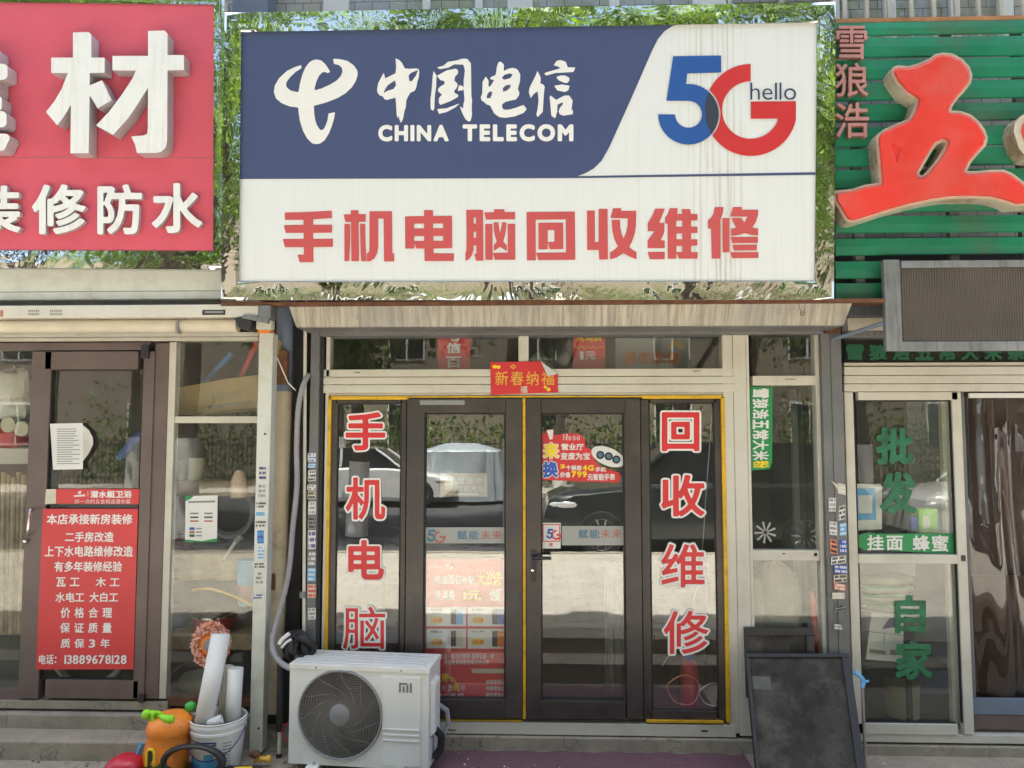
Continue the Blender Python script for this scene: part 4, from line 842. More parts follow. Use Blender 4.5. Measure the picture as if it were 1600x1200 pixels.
# front sheet with a round opening
N = 64; ring = [(cx + rg * math.cos(2 * math.pi * k / N), cz + rg * math.sin(2 * math.pi * k / N)) for k in range(N)]
fz1 = Hh - .03
tri = tessellate_polygon([[Vector((x, z, 0)) for x, z in ((0, 0), (Wd, 0), (Wd, fz1), (0, fz1))], [Vector((x, z, 0)) for x, z in ring]])
pts = [(0, 0), (Wd, 0), (Wd, fz1), (0, fz1)] + ring
mb.add([L(x, 0, z) for x, z in pts], [tuple(q) for q in tri], 'ac_white')
mb.add([L(x, 0, z) for x, z in ring] + [L(x, .05, z) for x, z in ring], [(k, (k + 1) % N, N + (k + 1) % N, N + k) for k in range(N)], 'ac_white')
mb.lb(0, Wd, .26, Dp, 0, fz1, 'ac_white'); mb.lb(0, .004, .002, .26, 0, fz1, 'ac_white'); mb.lb(Wd - .004, Wd, .002, .26, 0, fz1, 'ac_white'); mb.lb(.004, Wd - .004, .002, .26, 0, .004, 'ac_white')
mb.lb(Wd - .27, Wd - .045, -.006, -.0005, .02, fz1 - .02, 'ac_white')
mb.build('casing', ac, bevel=.004)
mb = LB(); mb.lb(-.005, Wd + .005, -.006, Dp, fz1 + .001, Hh, 'ac_white')
for k in range(5): mb.lb(.03, Wd - .03, .025 + k * .052, .052 + k * .052, Hh + .0005, Hh + .006, 'ac_white')
mb.build('top_cover', ac, bevel=.008)
mb = LB()
for z in (.215, .185, .155): mb.lb(Wd - .265, Wd - .05, -.0115, -.0065, z, z + .012, 'ac_white')
mb.build('trim_rib', ac, bevel=.003)
mb = LB(); x, z = acp(624, 1081); s_ = .0048
def lg(a, b_, c, d): mb.lb(x + a * s_, x + c * s_, -.0085, -.0065, z + b_ * s_, z + d * s_, 'ac_logo')
lg(0, 0, 2.2, 11); lg(2.2, 8.8, 9.5, 11); lg(9.0, 0, 11.2, 9.2); lg(4.5, 0, 6.7, 7); lg(13.2, 0, 15.4, 11); mb.build('logo', ac)
# grille: rim, spiral slats, cross wires, hub
mb = LB(); nr = 72
mb.add([L(cx + (rg - .012 + .012 * a) * math.cos(2 * math.pi * k / nr), y, cz + (rg - .012 + .012 * a) * math.sin(2 * math.pi * k / nr)) for a, y in ((0, .0), (.15, -.012), (.8, -.014), (1.25, -.001)) for k in range(nr)], [(j * nr + k, j * nr + (k + 1) % nr, (j + 1) * nr + (k + 1) % nr, (j + 1) * nr + k) for j in range(3) for k in range(nr)], 'ac_grey'); mb.build('grille_rim', ac, smooth=True)
def bar_along(mb, pts, w, d, m):
    n = len(pts); vs = []
    for i, (x, z) in enumerate(pts):
        a, b_ = pts[max(i - 1, 0)], pts[min(i + 1, n - 1)]; tx, tz = b_[0] - a[0], b_[1] - a[1]; l = math.hypot(tx, tz) or 1; nx, nz = -tz / l * w, tx / l * w
        vs += [L(x - nx, -.006, z - nz), L(x + nx, -.006, z + nz), L(x + nx, -.006 + d, z + nz), L(x - nx, -.006 + d, z - nz)]
    mb.add(vs, [(4 * i + q, 4 * i + (q + 1) % 4, 4 * i + 4 + (q + 1) % 4, 4 * i + 4 + q) for i in range(n - 1) for q in range(4)], m)
mb = LB(); r0 = .056
for k in range(60):
    a0 = 2 * math.pi * k / 60; pts = []
    for i in range(19):
        u = i / 18; r_ = r0 + (rg - .008 - r0) * u; a = a0 - 2.1 * u ** .8; pts.append((cx + r_ * math.cos(a), cz + r_ * math.sin(a)))
    bar_along(mb, pts, .0016, .010, 'ac_wire')
for k in range(11):
    a0 = 2 * math.pi * k / 11; pts = []
    for i in range(13):
        u = i / 12; r_ = .10 + (rg - .008 - .10) * u; a = a0 + 1.0 * (1 - (1 - u) ** 2.2); pts.append((cx + r_ * math.cos(a), cz + r_ * math.sin(a)))
    bar_along(mb, pts, .0015, .004, 'ac_grey')
mb.build('grille', ac)
mb = LB(); mb.add([L(cx + r_ * math.cos(2 * math.pi * k / 40), y, cz + r_ * math.sin(2 * math.pi * k / 40)) for r_, y in ((.060, .006), (.060, -.010), (.055, -.014), (.001, -.016)) for k in range(40)], [(j * 40 + k, j * 40 + (k + 1) % 40, (j + 1) * 40 + (k + 1) % 40, (j + 1) * 40 + k) for j in range(3) for k in range(40)], 'ac_grey'); mb.build('grille_hub', ac, smooth=True)
mb = LB()
for k in range(3):
    a0 = k * 2.094 + .5; V = []
    for i in range(7):
        for j in range(9):
            r_ = .06 + .17 * i / 6; a = a0 + (j / 8 - .5) * 1.5 + .5 * i / 6; V.append(L(cx + r_ * math.cos(a), .05 + .06 * j / 8, cz + r_ * math.sin(a)))
    mb.add(V, [(i * 9 + j, i * 9 + j + 1, (i + 1) * 9 + j + 1, (i + 1) * 9 + j) for i in range(6) for j in range(8)], 'fan_dark')
mb.build('fan', ac, smooth=True)
mb = LB(); mb.lb(.01, Wd - .28, .16, .165, .01, fz1 - .01, 'dark_inside'); mb.lb(Wd - .29, Wd - .285, .01, .16, .01, fz1 - .01, 'dark_inside'); mb.build('coil_back', ac)
mb = LB(); mb.hexa([L(Wd + .0005, .03, .17), L(Wd + .028, .045, .19), L(Wd + .028, .05, fz1 - .07), L(Wd + .0005, .03, fz1 - .05)], [L(Wd + .0005, .19, .17), L(Wd + .028, .17, .19), L(Wd + .028, .17, fz1 - .07), L(Wd + .0005, .19, fz1 - .05)], 'ac_white'); mb.build('valve_cover', ac, bevel=.006)
mb = LB(); mb.tube([L(Wd + .01, .20, .30), L(Wd + .06, .22, .26), L(Wd + .07, .22, .18), L(Wd + .03, .18, .10)], .015, 'hose_grey', 10); mb.tube([L(Wd + .01, .10, .20), L(Wd + .05, .12, .15), L(Wd + .045, .12, .08), L(Wd + .01, .10, .03)], .022, 'wires', 10); mb.build('pipe_connection', ac, smooth=True)
for x in (.115, Wd - .20):
    mb = LB(); mb.lb(x, x + .07, -.035, .28, -.034, -.001, 'ac_white'); mb.build('foot', ac, bevel=.004)
mb = LB()
for x, z in ((.16, Hh - .016), (Wd - .16, Hh - .016), (.155, .012), (Wd - .13, .012)): q = L(x, -.006, z); mb.lathe([(.005, .001), (.005, -.003), (.002, -.004)], q, 'ac_logo', 8, 'y')
mb.build('screw', ac)

# ================================================================== LEFT SHOP (hardware): sign, awning, front
YL = -.36
ls = thing('shop_sign', 'red building materials sign with raised white acrylic characters and a mirror steel edge', 'shop sign', (PX(160, 200, YL), YL, PZ(420, 160, YL)))
LP = YP(YL)
mb = MB(); mb.quad([(-160, 2), (334, 7.5), (333, 392), (-160, 390)], LP, 'left_red', 0, .05); mb.build('panel', ls)
mb = MB(); x0, x1 = -4.2, PX(333, 200, YL); zt, zbm = PZ(6, 160, YL), PZ(393, 160, YL)
def strip(mb, a, b_, c, d, pl, n, m='mirror_side'):
    V, Fc = [], []
    for i in range(n + 1):
        for j in range(5):
            u, v = i / n, j / 4; p = (np.array(a) * (1 - u) + np.array(b_) * u) * (1 - v) + (np.array(d) * (1 - u) + np.array(c) * u) * v
            V.append(at(p[0], p[1], pl, .008 + .0007 * math.sin(math.pi * v)))
    for i in range(n):
        for j in range(4): Fc.append((i * 5 + j, (i + 1) * 5 + j, (i + 1) * 5 + j + 1, i * 5 + j + 1))
    o_ = len(V); V += [at(*a, pl) - pl.n * .1, at(*b_, pl) - pl.n * .1]; Fc.append((0, o_, o_ + 1, n * 5)); mb.add(V, Fc, m)
strip(mb, (350, -2), (350, 421), (333.5, 392.5), (334, 7), LP, 14); strip(mb, (350, 421), (-160, 417), (-160, 390.5), (333.5, 392.5), LP, 16); strip(mb, (-160, -14), (350, -2), (334, 7), (-160, 1.5), LP, 16)
mb.build('frame', ls, smooth=True, label='mirror polished steel edge')
mb = MB(); mb.quad([(-160, 245.6), (333.6, 246.2), (333.6, 247.2), (-160, 246.6)], LP, 'pink_side', .001, .0005); mb.build('panel_seam', ls)
for ch, g_, dep in (('材', [[[(342, 152), (415, 150), (428, 162), (428, 270), (490, 270), (490, 340), (420, 342), (420, 400), (478, 376), (523, 470), (457, 508), (420, 445), (415, 718), (330, 718), (332, 490), (300, 545), (268, 587), (215, 525), (255, 475), (290, 415), (318, 342), (240, 342), (240, 270), (342, 270)]], [[(694, 145), (772, 143), (785, 158), (785, 258), (862, 258), (862, 328), (785, 330), (783, 660), (778, 690), (755, 712), (735, 717), (642, 717), (632, 675), (615, 640), (670, 635), (690, 628), (693, 600), (694, 410), (650, 480), (600, 555), (530, 632), (450, 588), (510, 525), (570, 445), (620, 370), (637, 330), (527, 330), (527, 262), (694, 262)]]], .085),):
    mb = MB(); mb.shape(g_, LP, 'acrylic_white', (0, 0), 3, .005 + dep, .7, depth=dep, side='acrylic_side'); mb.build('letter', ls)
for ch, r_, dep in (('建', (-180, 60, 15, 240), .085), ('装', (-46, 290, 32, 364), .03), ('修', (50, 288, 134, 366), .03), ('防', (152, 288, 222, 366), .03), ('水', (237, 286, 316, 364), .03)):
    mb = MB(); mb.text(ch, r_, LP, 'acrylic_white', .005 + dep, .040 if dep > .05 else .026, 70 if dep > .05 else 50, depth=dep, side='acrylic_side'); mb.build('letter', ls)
# plastered lintel beam and roller awning
mb = MB(); mb.fb(-400, 421, 345.5, 469, -.30, .42, 'white_post'); mb.fb(-400, 456, 345.5, 457.2, -.303, .01, 'print_grey'); mb.fb(-400, 469.2, 404, 478, -.24, .36, 'post_grey')
one(mb, 'lintel', 'grey plastered lintel beam between the red sign and the rolled awning', 'lintel', bevel=.006)
ya = -.40
aw = thing('roller_awning', 'white roller awning folded up under the grey lintel of the hardware shop', 'awning', (PX(200, 490, ya), ya, PZ(500, 200, ya)))
mb = MB(); mb.fb(-400, 477.5, 404, 497, ya, .07, 'white_alu'); mb.build('front_bar', aw, bevel=.006)
mb = MB(); z = PZ(509, 200, ya + .1); mb.tube([(-4.5, ya + .1, z), (PX(372, 509, ya + .1), ya + .1, z)], .043, 'paper_cream', 20); mb.build('rolled_fabric', aw, smooth=True)
mb = MB(); mb.fb(274, 500, 278, 520, ya + .045, .05, 'print_grey'); mb.build('seam_band', aw)
mb = MB(); q = [(366, 497), (383, 494), (393, 504), (390, 516), (373, 512)]; f = [at(x, y, YP(ya - .01)) for x, y in q]; mb.add(f + [p + Vector((0, .12, 0)) for p in f], [(4, 3, 2, 1, 0), (5, 6, 7, 8, 9)] + [(i, (i + 1) % 5, 5 + (i + 1) % 5, 5 + i) for i in range(5)], 'black_plastic'); mb.build('end_cap', aw)
mb = MB(); mb.fb(404.5, 477, 423, 497, ya - .015, .1, 'galv'); mb.hexa([at(378, 497, YP(ya - .02)), at(418, 505, YP(ya - .02)), at(420, 497, YP(ya - .02)), at(380, 491, YP(ya - .02))], [p + Vector((0, .03, 0)) for p in (at(378, 497, YP(ya - .02)), at(418, 505, YP(ya - .02)), at(420, 497, YP(ya - .02)), at(380, 491, YP(ya - .02)))], 'galv'); mb.fb(400, 500, 424, 514, ya + .03, .06, 'white_alu'); mb.build('bracket', aw, bevel=.003)
mb = MB(); mb.fb(316, 484, 352, 492, ya - .001, .002, 'print_black'); mb.fb(320, 486, 349, 489, ya - .0025, .002, 'print_grey')
for (x0, x1) in ((44, 62), (78, 98)):
    for k in range(6):
        for j in range(2): xx = x0 + k * (x1 - x0) / 6; mb.fb(xx, 484 + j * 5, xx + 2, 487.5 + j * 5, ya - .001, .0012, 'print_grey')
mb.fb(0, 485, 5, 495, ya - .001, .002, 'faded_red'); mb.build('printed_lettering', aw)
# hardware shop front
hs = thing('shopfront', 'hardware shop front with a pale brown glazed door and a thin white framed side window', 'shop front', (PX(200, 1000, 0), 0, .2))
yh = -.05
mb = MB(); mb.fb(-400, 520.5, 404, 527, yh, .08, 'white_alu'); mb.fb(-400, 528, 404, 534, yh + .01, .08, 'white_alu'); mb.fb(256.5, 534.2, 267.5, 1092, yh, .06, 'white_alu'); mb.fb(267.7, 650.5, 404, 661, yh + .008, .04, 'white_alu'); mb.fb(-400, 1093, 262, 1106, yh - .01, .1, 'concrete'); mb.fb(262.2, 1092, 404, 1104, yh, .1, 'rust')
mb.build('frame', hs, bevel=.003)
mb = MB(); mb.fb(234, 536, 256, 1092, yh - .004, .06, 'door_brown_pale'); mb.fb(-400, 536, 233.8, 548, yh - .004, .06, 'door_brown_pale'); mb.fb(-400, 1074, 38, 1092.5, yh, .05, 'door_brown_pale'); mb.build('door_frame', hs, bevel=.003, label='pale brown door frame')
mb = MB(); leaf_frame(mb, (39, 549, 233.5, 1092), (70, 577, 216, 1063), yh - .014, .06, 'door_brown_pale'); hd = mb.build('door', hs, bevel=.003, label='pale brown door covered by a red notice')
pane(hd, (70, 577, 216, 1063), yh + .01, 'glass_old'); pane(hs, (267, 534, 404, 1093), yh + .012, 'glass_old', 'window_pane'); pane(hs, (-200, 548, 39.5, 1075), yh + .012, 'glass_old', 'window_pane')
HP = YP(yh - .016)
mb = MB(); hx = lambda y: -14 * (y - 795) / 252
mb.quad([(67, 795), (215.5, 795), (208.5, 1046), (56, 1046)], HP, 'poster_red', .002)
def row(tx, x0, x1, y0, y1, g=0): mb.text(tx, [(x0, y0), (x1, y0), (x1 - .6, y1), (x0 - .6, y1)], HP, 'letter_white', .0035, .022, 34, g)
row('本店承接新房装修', 73.5, 207.5, 803, 819.5); row('二手房改造', 102, 178, 831, 847); row('上下水电路维修改造', 70, 208, 853, 870); row('有多年装修经验', 85, 191, 877, 893.5)
row('瓦工', 88, 124.5, 902, 917, .35); row('木工', 150, 187, 902, 917, .35); row('水电工', 87, 132, 925.5, 941); row('大白工', 140, 185, 925.5, 941); row('价格合理', 95, 175.5, 949, 965.5, .4); row('保证质量', 94, 175, 973, 989, .4); row('质保', 95, 132, 998, 1012.5, .4); row('3', 139, 149, 999, 1012); row('年', 157, 172, 998, 1012.5)
row('电话', 61, 84, 1022.5, 1038); row(':', 86, 88.5, 1026, 1036); row('13889678128', 101, 198, 1023.5, 1037.5); mb.build('notice', hd, label='tall red notice with white rows of writing')
mb = MB(); mb.quad([(88, 764), (218, 764), (217, 788), (88, 787)], HP, 'poster_red', .002); mb.quad([(72, 764.5), (87.5, 764), (87.5, 787), (70, 788)], HP, 'paper_cream', .002)
mb.text('潜水艇卫浴', (141, 766.5, 206, 778), HP, 'letter_white', .0035, .03, 34); mb.text('好一点的五金就选潜水艇', (117, 780, 204, 787), HP, 'paper', .0035, .0, 26); mb.quad([(115, 774), (133, 772.5), (133, 775.5), (116, 776.5)], HP, 'paper', .0035); mb.quad([(122, 768), (127, 767), (126, 771.5), (122, 772)], HP, 'paper', .0035); mb.quad([(137, 767), (137.6, 767), (137.6, 776), (137, 776)], HP, 'paper', .0035); mb.build('banner', hd, label='small red bathroom brand banner')
mb = MB(); mb.quad([(78, 662), (129, 661), (129.5, 733), (83, 734)], HP, 'paper', .004)
for k in range(16): mb.quad([(89, 670 + k * 3.6), (89 + 30 + 6 * math.sin(k * 3), 669.6 + k * 3.6), (89 + 30 + 6 * math.sin(k * 3), 670.8 + k * 3.6), (89, 671.2 + k * 3.6)], HP, 'print_grey', .0052, .0004)
mb.shape([[[(129, 664), (139, 672), (145, 684), (145.5, 694), (139, 708), (129, 721)]]], HP, 'bag_white', (0, 0), 1, .0035, .6); mb.build('paper_sheet', hd, label='white printed paper stuck over a clear sheet')
mb = MB(); hy = yh - .016; pts = curve_pts([at(51, 797, YP(hy)), at(48, 796, YP(hy - .035)), at(45.5, 812, YP(hy - .045)), at(43.5, 832, YP(hy - .04)), at(45, 836, YP(hy))]); mb.tube(pts, .007, 'chrome', 8); mb.lathe([(.016, 0), (.016, -.01), (.010, -.025), (.002, -.027)], at(42, 845, YP(hy)), 'chrome', 14, 'y'); mb.build('handle', hd, smooth=True)
mb = MB(); mb.fb(216, 1086, 224, 1098, yh - .03, .03, 'black_plastic'); mb.build('lower_hinge', hd); mb = MB(); mb.fb(220, 540, 232, 560, yh - .03, .03, 'black_plastic'); mb.build('upper_hinge', hd)
mb = MB(); WP = YP(yh + .010); mb.quad([(290, 775), (340, 774), (339, 846), (289, 847)], WP, 'paper', .002)
mb.quad([(290, 775), (303, 774.8), (297, 780), (290, 783)], WP, 'green_strip', .0035); mb.quad([(289, 843), (316, 845.5), (339, 841), (339, 846.5), (289, 847)], WP, 'green_strip', .0035)
for k in range(3):
    for j in range(2): mb.quad([(297 + j * 22, 801 + 6 * k), (310 + j * 22, 801 + 6 * k), (310 + j * 22, 803.5 + 6 * k), (297 + j * 22, 803.5 + 6 * k)], WP, ('print_grey', 'green_dim', 'faded_red')[k], .0035)
for k, mm in enumerate(('blue_print', 'faded_red', 'green_dim')): mb.quad([(296, 824 + 5.5 * k), (304, 824 + 5.5 * k), (304, 828 + 5.5 * k), (296, 828 + 5.5 * k)], WP, mm, .0035); mb.quad([(306, 825 + 5.5 * k), (315, 825 + 5.5 * k), (315, 827 + 5.5 * k), (306, 827 + 5.5 * k)], WP, 'print_grey', .0035)
mb.quad([(294, 783), (336, 782), (336, 785), (294, 786)], WP, 'print_grey', .0035); mb.build('leaflet', hs, label='white leaflet with green corners')
# things stored behind the hardware shop's glass
def pole(px0, py0, px1, py1, y, r, m): mb = MB(); mb.tube([at(px0, py0, YP(y)), at(px1, py1, YP(y + .02))], r, m, 14); return mb
one(pole(402, 535, 372, 600, .22, .022, 'red_plastic'), 'plastic_pipe', 'red plastic pipe leaning behind the top of the side window', 'pipe', smooth=True)
one(pole(362, 552, 318, 600, .3, .022, 'bucket_blue'), 'plastic_pipe', 'dark blue plastic pipe behind the side window above the carton', 'pipe', smooth=True)
one(pole(222, 676, 186, 716, .25, .028, 'blue_print'), 'plastic_pipe', 'bright blue plastic pipe end behind the brown door glass', 'pipe', smooth=True)
cb = thing('carton', 'brown cardboard carton with printed rows lying tilted behind the side window', 'carton', tuple(at(340, 640, YP(.2))))
mb = MB(); q = [(278, 606), (353, 592), (402, 586), (404, 637), (279, 648)]; f = [at(x, y, YP(.12)) for x, y in q]; mb.add(f + [p + Vector((0, .3, 0)) for p in f], [(0, 4, 3, 2, 1), (5, 6, 7, 8, 9)] + [(i, (i + 1) % 5, 5 + (i + 1) % 5, 5 + i) for i in range(5)], 'carton'); mb.build('box_body', cb)
mb = MB(); mb.text('5通照明灯泡', [(320, 617), (376, 609), (377, 620), (321, 628)], YP(.12), 'print_grey', .002, .0, 30); mb.quad([(325, 634), (394, 626), (394, 629), (325, 638)], YP(.12), 'print_grey', .002); mb.build('printing', cb)
for lab, y0, y1, d, x0 in (('upper raw timber shelf behind the side window', 752, 775, .25, 262), ('middle raw timber shelf with a rough edge behind the side window', 866, 907, .2, 260), ('lower raw timber shelf behind the orange mop', 990, 1016, .18, 258)):
    mb = MB(); mb.fb(x0, y0, 398, y1, d, .4, 'wood_raw'); one(mb, 'timber_shelf', lab, 'shelf', bevel=.012)
for lab, c_, r_, n, y in (('grey hose coil hanging behind the side window', (360, 800), .16, 5, .40), ('white hose coil standing behind the foot of the brown door', (140, 1010), .26, 6, .25), ('pale grey hose coil on the shop floor behind the side window', (300, 1080), .17, 4, .3)):
    mb = MB()
    for k in range(n): c0 = at(c_[0], c_[1], YP(y + .03 * k)); mb.tube([c0 + Vector(((r_ + .012 * math.sin(k * 2)) * math.cos(a), 0, (r_ + .012 * math.cos(k * 3)) * math.sin(a))) for a in np.linspace(0, 6.283, 40)], .013, 'hose_grey' if 'white' not in lab else 'bag_white', 8, False)
    one(mb, 'hose_coil', lab, 'hose', smooth=True)
pb = thing('paint_bucket', 'blue and lilac paint bucket on the middle shelf behind the side window', 'bucket', tuple(at(393, 945, YP(.2))))
mb = MB(); c0 = at(392, 945, YP(.22)); mb.lathe([(.075, 0), (.085, .01), (.092, .16), (.098, .30), (.088, .305)], c0, 'sky_print', 24); mb.build('bucket_body', pb, smooth=True); mb = MB(); mb.lathe([(.0885, .03), (.0935, .14)], c0, 'pink_letter', 24); mb.build('bucket_label', pb, smooth=True)
mb = MB(); mb.tube(curve_pts([at(x, y, YP(.1)) for x, y in ((300, 922), (325, 920), (350, 926), (375, 936), (396, 948))]), .009, 'gold_print', 8); one(mb, 'cane', 'bent yellow cane behind the side window below the middle shelf', 'cane', smooth=True)
dp = thing('cooking_pot', 'dark wine coloured pot behind the side window above the lower shelf', 'pot', tuple(at(330, 985, YP(.25))))
mb = MB(); mb.lathe([(.10, 0), (.13, .02), (.14, .10), (.142, .105)], at(335, 985, YP(.28)), 'red_plastic', 28); mb.build('pot_body', dp, smooth=True); mb = MB(); mb.lathe([(.146, .10), (.146, .112), (.06, .135), (.01, .14)], at(335, 985, YP(.28)), 'chrome', 28); mb.build('pot_lid', dp, smooth=True)
mb = MB(); mb.blob(at(318, 1066, YP(.25)), (.16, .1, .09), 'sack_grey', 4, .12); one(mb, 'mesh_bag', 'grey mesh bag slumped on the floor behind the side window', 'bag', smooth=True)
for lab, c_, r_, m_, sd in (('white plastic bag heaped at the top behind the far glass', (22, 605), (.13, .1, .12), 'bag_white', 1), ('crumpled pale bag lower behind the far glass', (28, 640), (.10, .08, .09), 'bag_white', 2), ('red plastic bag behind the far glass under a pipe', (18, 682), (.12, .1, .07), 'red_plastic', 3)):
    mb = MB(); mb.blob(at(*c_, YP(.22)), r_, m_, sd, .25, flat=.9); one(mb, 'plastic_bag', lab, 'bag', smooth=True)
for lab, cx_, cy_ in (('cream plastic pipe socket seen end on beside the door frame', 33, 670), ('white plastic pipe elbow beside the cream pipe socket', 12, 664)):
    mb = MB(); c0 = at(cx_, cy_, YP(.1)); mb.lathe([(.038, 0), (.05, 0), (.05, .18), (.038, .18), (.038, .002)], c0, 'paper_cream' if 'cream' in lab else 'paper', 24, 'y'); one(mb, 'pipe_socket', lab, 'pipe fitting', smooth=True)
for k in range(5):
    mb = pole(6 + 8 * k, 738 + (k % 3) * 4, 3 + 7 * k, 990, .18 + .02 * (k % 2), .016, 'wood_raw'); tag(mb.build('broom_handle', smooth=True), 'upright pale wooden broom handle in the row behind the far glass', 'pole', 'broom handles behind the hardware shop glass')
mb = MB(); mb.fb(-200, 870, 30, 905, .5, .3, 'galv'); mb.fb(-200, 990, 40, 1080, .3, .5, 'room_grey'); mb.fb(-200, 700, 44, 725, .4, .3, 'shelf_white'); one(mb, 'display_rack', 'grey display rack behind the glass beside the brown door', 'rack', bevel=.006)

rs_ = thing('rope_spool', 'pinkish cone of rope standing on the upper raw timber shelf', 'rope', tuple(at(373, 777, YP(.2)))); mb = MB(); c0 = at(373, 777, YP(.2)); mb.lathe([(.055, 0), (.058, .03), (.05, .12), (.03, .17), (.02, .18)], c0, 'mop_pale', 20); mb.build('rope', rs_, smooth=True); mb = MB(); mb.lathe([(.06, -.004), (.06, .004)], c0, 'wood_raw', 20); mb.build('spool_base', rs_)
mb = MB(); mb.tube([at(322, 904, YP(.09)), at(352, 872, YP(.09))], .004, 'wood_raw', 6); mb.tube([at(350, 874, YP(.09)), at(371, 842, YP(.09))], .011, 'bag_white', 8); mb.tube([at(368, 846, YP(.09)), at(377, 838, YP(.09))], .018, 'ac_grey', 8); one(mb, 'glue_tube', 'white sealant tube leaning in front of the middle timber shelf', 'tube', smooth=True)
for lab, x0, x1, y0, y1, m_ in (('dark green paint can on the upper timber shelf', 268, 292, 722, 752, 'green_dim'), ('white paint can beside the dark green can', 294, 318, 716, 752, 'paper_cream'), ('blue paint can on the lower timber shelf', 266, 290, 958, 990, 'bucket_blue'), ('rusty tin on the middle timber shelf', 270, 300, 836, 866, 'rust')):
    c0 = at((x0 + x1) / 2, y1, YP(.36)); h = PZ(y0, (x0 + x1) / 2, .36) - c0.z; rr = (x1 - x0) / 2 / F * 5.26; tn = thing('paint_can', lab, 'can', tuple(c0)); mb = MB(); mb.lathe([(rr * .96, 0), (rr, .004), (rr, h - .004), (rr * 1.03, h)], c0, m_, 24); mb.build('can_body', tn, smooth=True); mb = MB(); mb.lathe([(rr * 1.03, h), (rr * 1.03, h + .006), (rr * .9, h + .004)], c0, 'galv', 24); mb.build('can_lid', tn, smooth=True)
# ================================================================== RIGHT SHOP
yg = -.30
gs = thing('shop_sign', 'green slatted signboard with one huge red character and three small pink ones', 'shop sign', (PX(1450, 250, yg), yg, PZ(468, 1450, yg)))
mb = MB(); mb.fb(1306, 24.5, 1760, 32, yg - .01, .04, 'wood_bar'); mb.build('top_batten', gs, bevel=.003)
for y0, y1 in ((32.6, 53), (57, 88), (91, 122), (125.5, 154), (161, 188), (195, 226), (230, 258), (264, 294), (304, 331), (337, 364), (371, 398), (406.5, 434), (440, 468)):
    mb = MB(); X0, X1, z0, z1 = rect(1304, y0, 1760, y1, yg); jr = random.Random(int(y0)); yy = yg + jr.uniform(-.004, .004); da, db = jr.uniform(-.006, .006), jr.uniform(-.006, .006)
    prof = [(0, z0), (-.012, z0 + .004), (-.016, (z0 + z1) / 2), (-.012, z1 - .004), (0, z1), (.012, z1 - .004), (.012, z0 + .004)]
    mb.add([(X0, yy + a, z + da) for a, z in prof] + [(X1, yy + a + jr.uniform(-.004, .004) * 0, z + db) for a, z in prof], [(i, (i + 1) % 7, 7 + (i + 1) % 7, 7 + i) for i in range(7)] + [tuple(range(7))[::-1], tuple(range(7, 14))], 'slat_green'); mb.build('slat', gs)
mb = MB()
for x in (1332, 1480, 1592, 1700): mb.fb(x, 30, x + 14, 470, yg + .016, .04, 'post_grey')
mb.build('back_batten', gs)
for ch, r_ in (('雪', (1307, 40, 1355, 92)), ('狼', (1305, 98, 1357, 151)), ('浩', (1305, 160, 1358, 215))):
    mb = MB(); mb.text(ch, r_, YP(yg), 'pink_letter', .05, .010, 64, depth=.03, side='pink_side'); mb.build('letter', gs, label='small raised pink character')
WU = [[(50, 935), (62, 921), (110, 917), (165, 909), (240, 885), (328, 873), (322, 800), (311, 680), (305, 605), (320, 573), (360, 546), (440, 511), (500, 487), (525, 452), (540, 410), (549, 374), (480, 330), (430, 270), (402, 225), (399, 192), (410, 172), (440, 163), (500, 168), (560, 150), (625, 124), (660, 96), (710, 85), (770, 92), (830, 125), (870, 170), (888, 220), (880, 270), (840, 322), (800, 365), (767, 412), (761, 436), (820, 440), (880, 460), (930, 503), (965, 553), (982, 600), (970, 650), (930, 692), (880, 750), (855, 801), (900, 804), (1000, 795), (1080, 794), (1130, 815), (1200, 868), (1270, 930), (1300, 980), (1270, 1015), (1200, 1012), (1150, 1017), (1090, 995), (1000, 972), (880, 967), (760, 969), (640, 986), (500, 1016), (380, 1051), (270, 1086), (170, 1116), (135, 1111), (110, 1086), (80, 1031), (50, 985)],
      [(575, 829), (566, 815), (600, 758), (640, 688), (670, 644), (710, 621), (729, 630), (715, 667), (670, 737), (620, 797), (592, 825)]]
NOTCH = [(393, 632), (464, 664), (430, 752)]
WPl = YP(yg); sc_ = 3.871; off = (1290, 60)
lo, hi = bounds([WU], 12); st = 3.6; xs = np.arange(lo[0], hi[0], st); ys = np.arange(lo[1], hi[1], st); X, Y = np.meshgrid(xs, ys)
Dw = np.minimum(sdf(np.concatenate([loop_segs(l) for l in WU]), X, Y), 9e9); Nn = -sdf(loop_segs(NOTCH), X, Y)
pos = lambda x, y: (x / sc_ + off[0], y / sc_ + off[1])
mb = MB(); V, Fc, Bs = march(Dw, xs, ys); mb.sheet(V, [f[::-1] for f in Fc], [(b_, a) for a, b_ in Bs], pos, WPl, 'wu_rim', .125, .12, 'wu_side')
wl = mb.build('letter', gs, label='huge red character with a cream rusted edge')
V, Fc, Bs = march(Dw, xs, ys, 6.0, merge=False)
hgt = lambda d: .0015 - .006 * np.clip((d - 6) / 5, 0, 1) + .030 * np.clip((d - 13) / 10, 0, 1)
ix = np.clip((V[:, 0] - xs[0]) / st, 0, len(xs) - 1.001); iy = np.clip((V[:, 1] - ys[0]) / st, 0, len(ys) - 1.001)
i0, j0 = ix.astype(int), iy.astype(int); fx, fy = ix - i0, iy - j0
bil = lambda A: A[j0, i0] * (1 - fx) * (1 - fy) + A[j0, i0 + 1] * fx * (1 - fy) + A[j0 + 1, i0] * (1 - fx) * fy + A[j0 + 1, i0 + 1] * fx * fy
Dv = bil(Dw); Nv = bil(Nn)
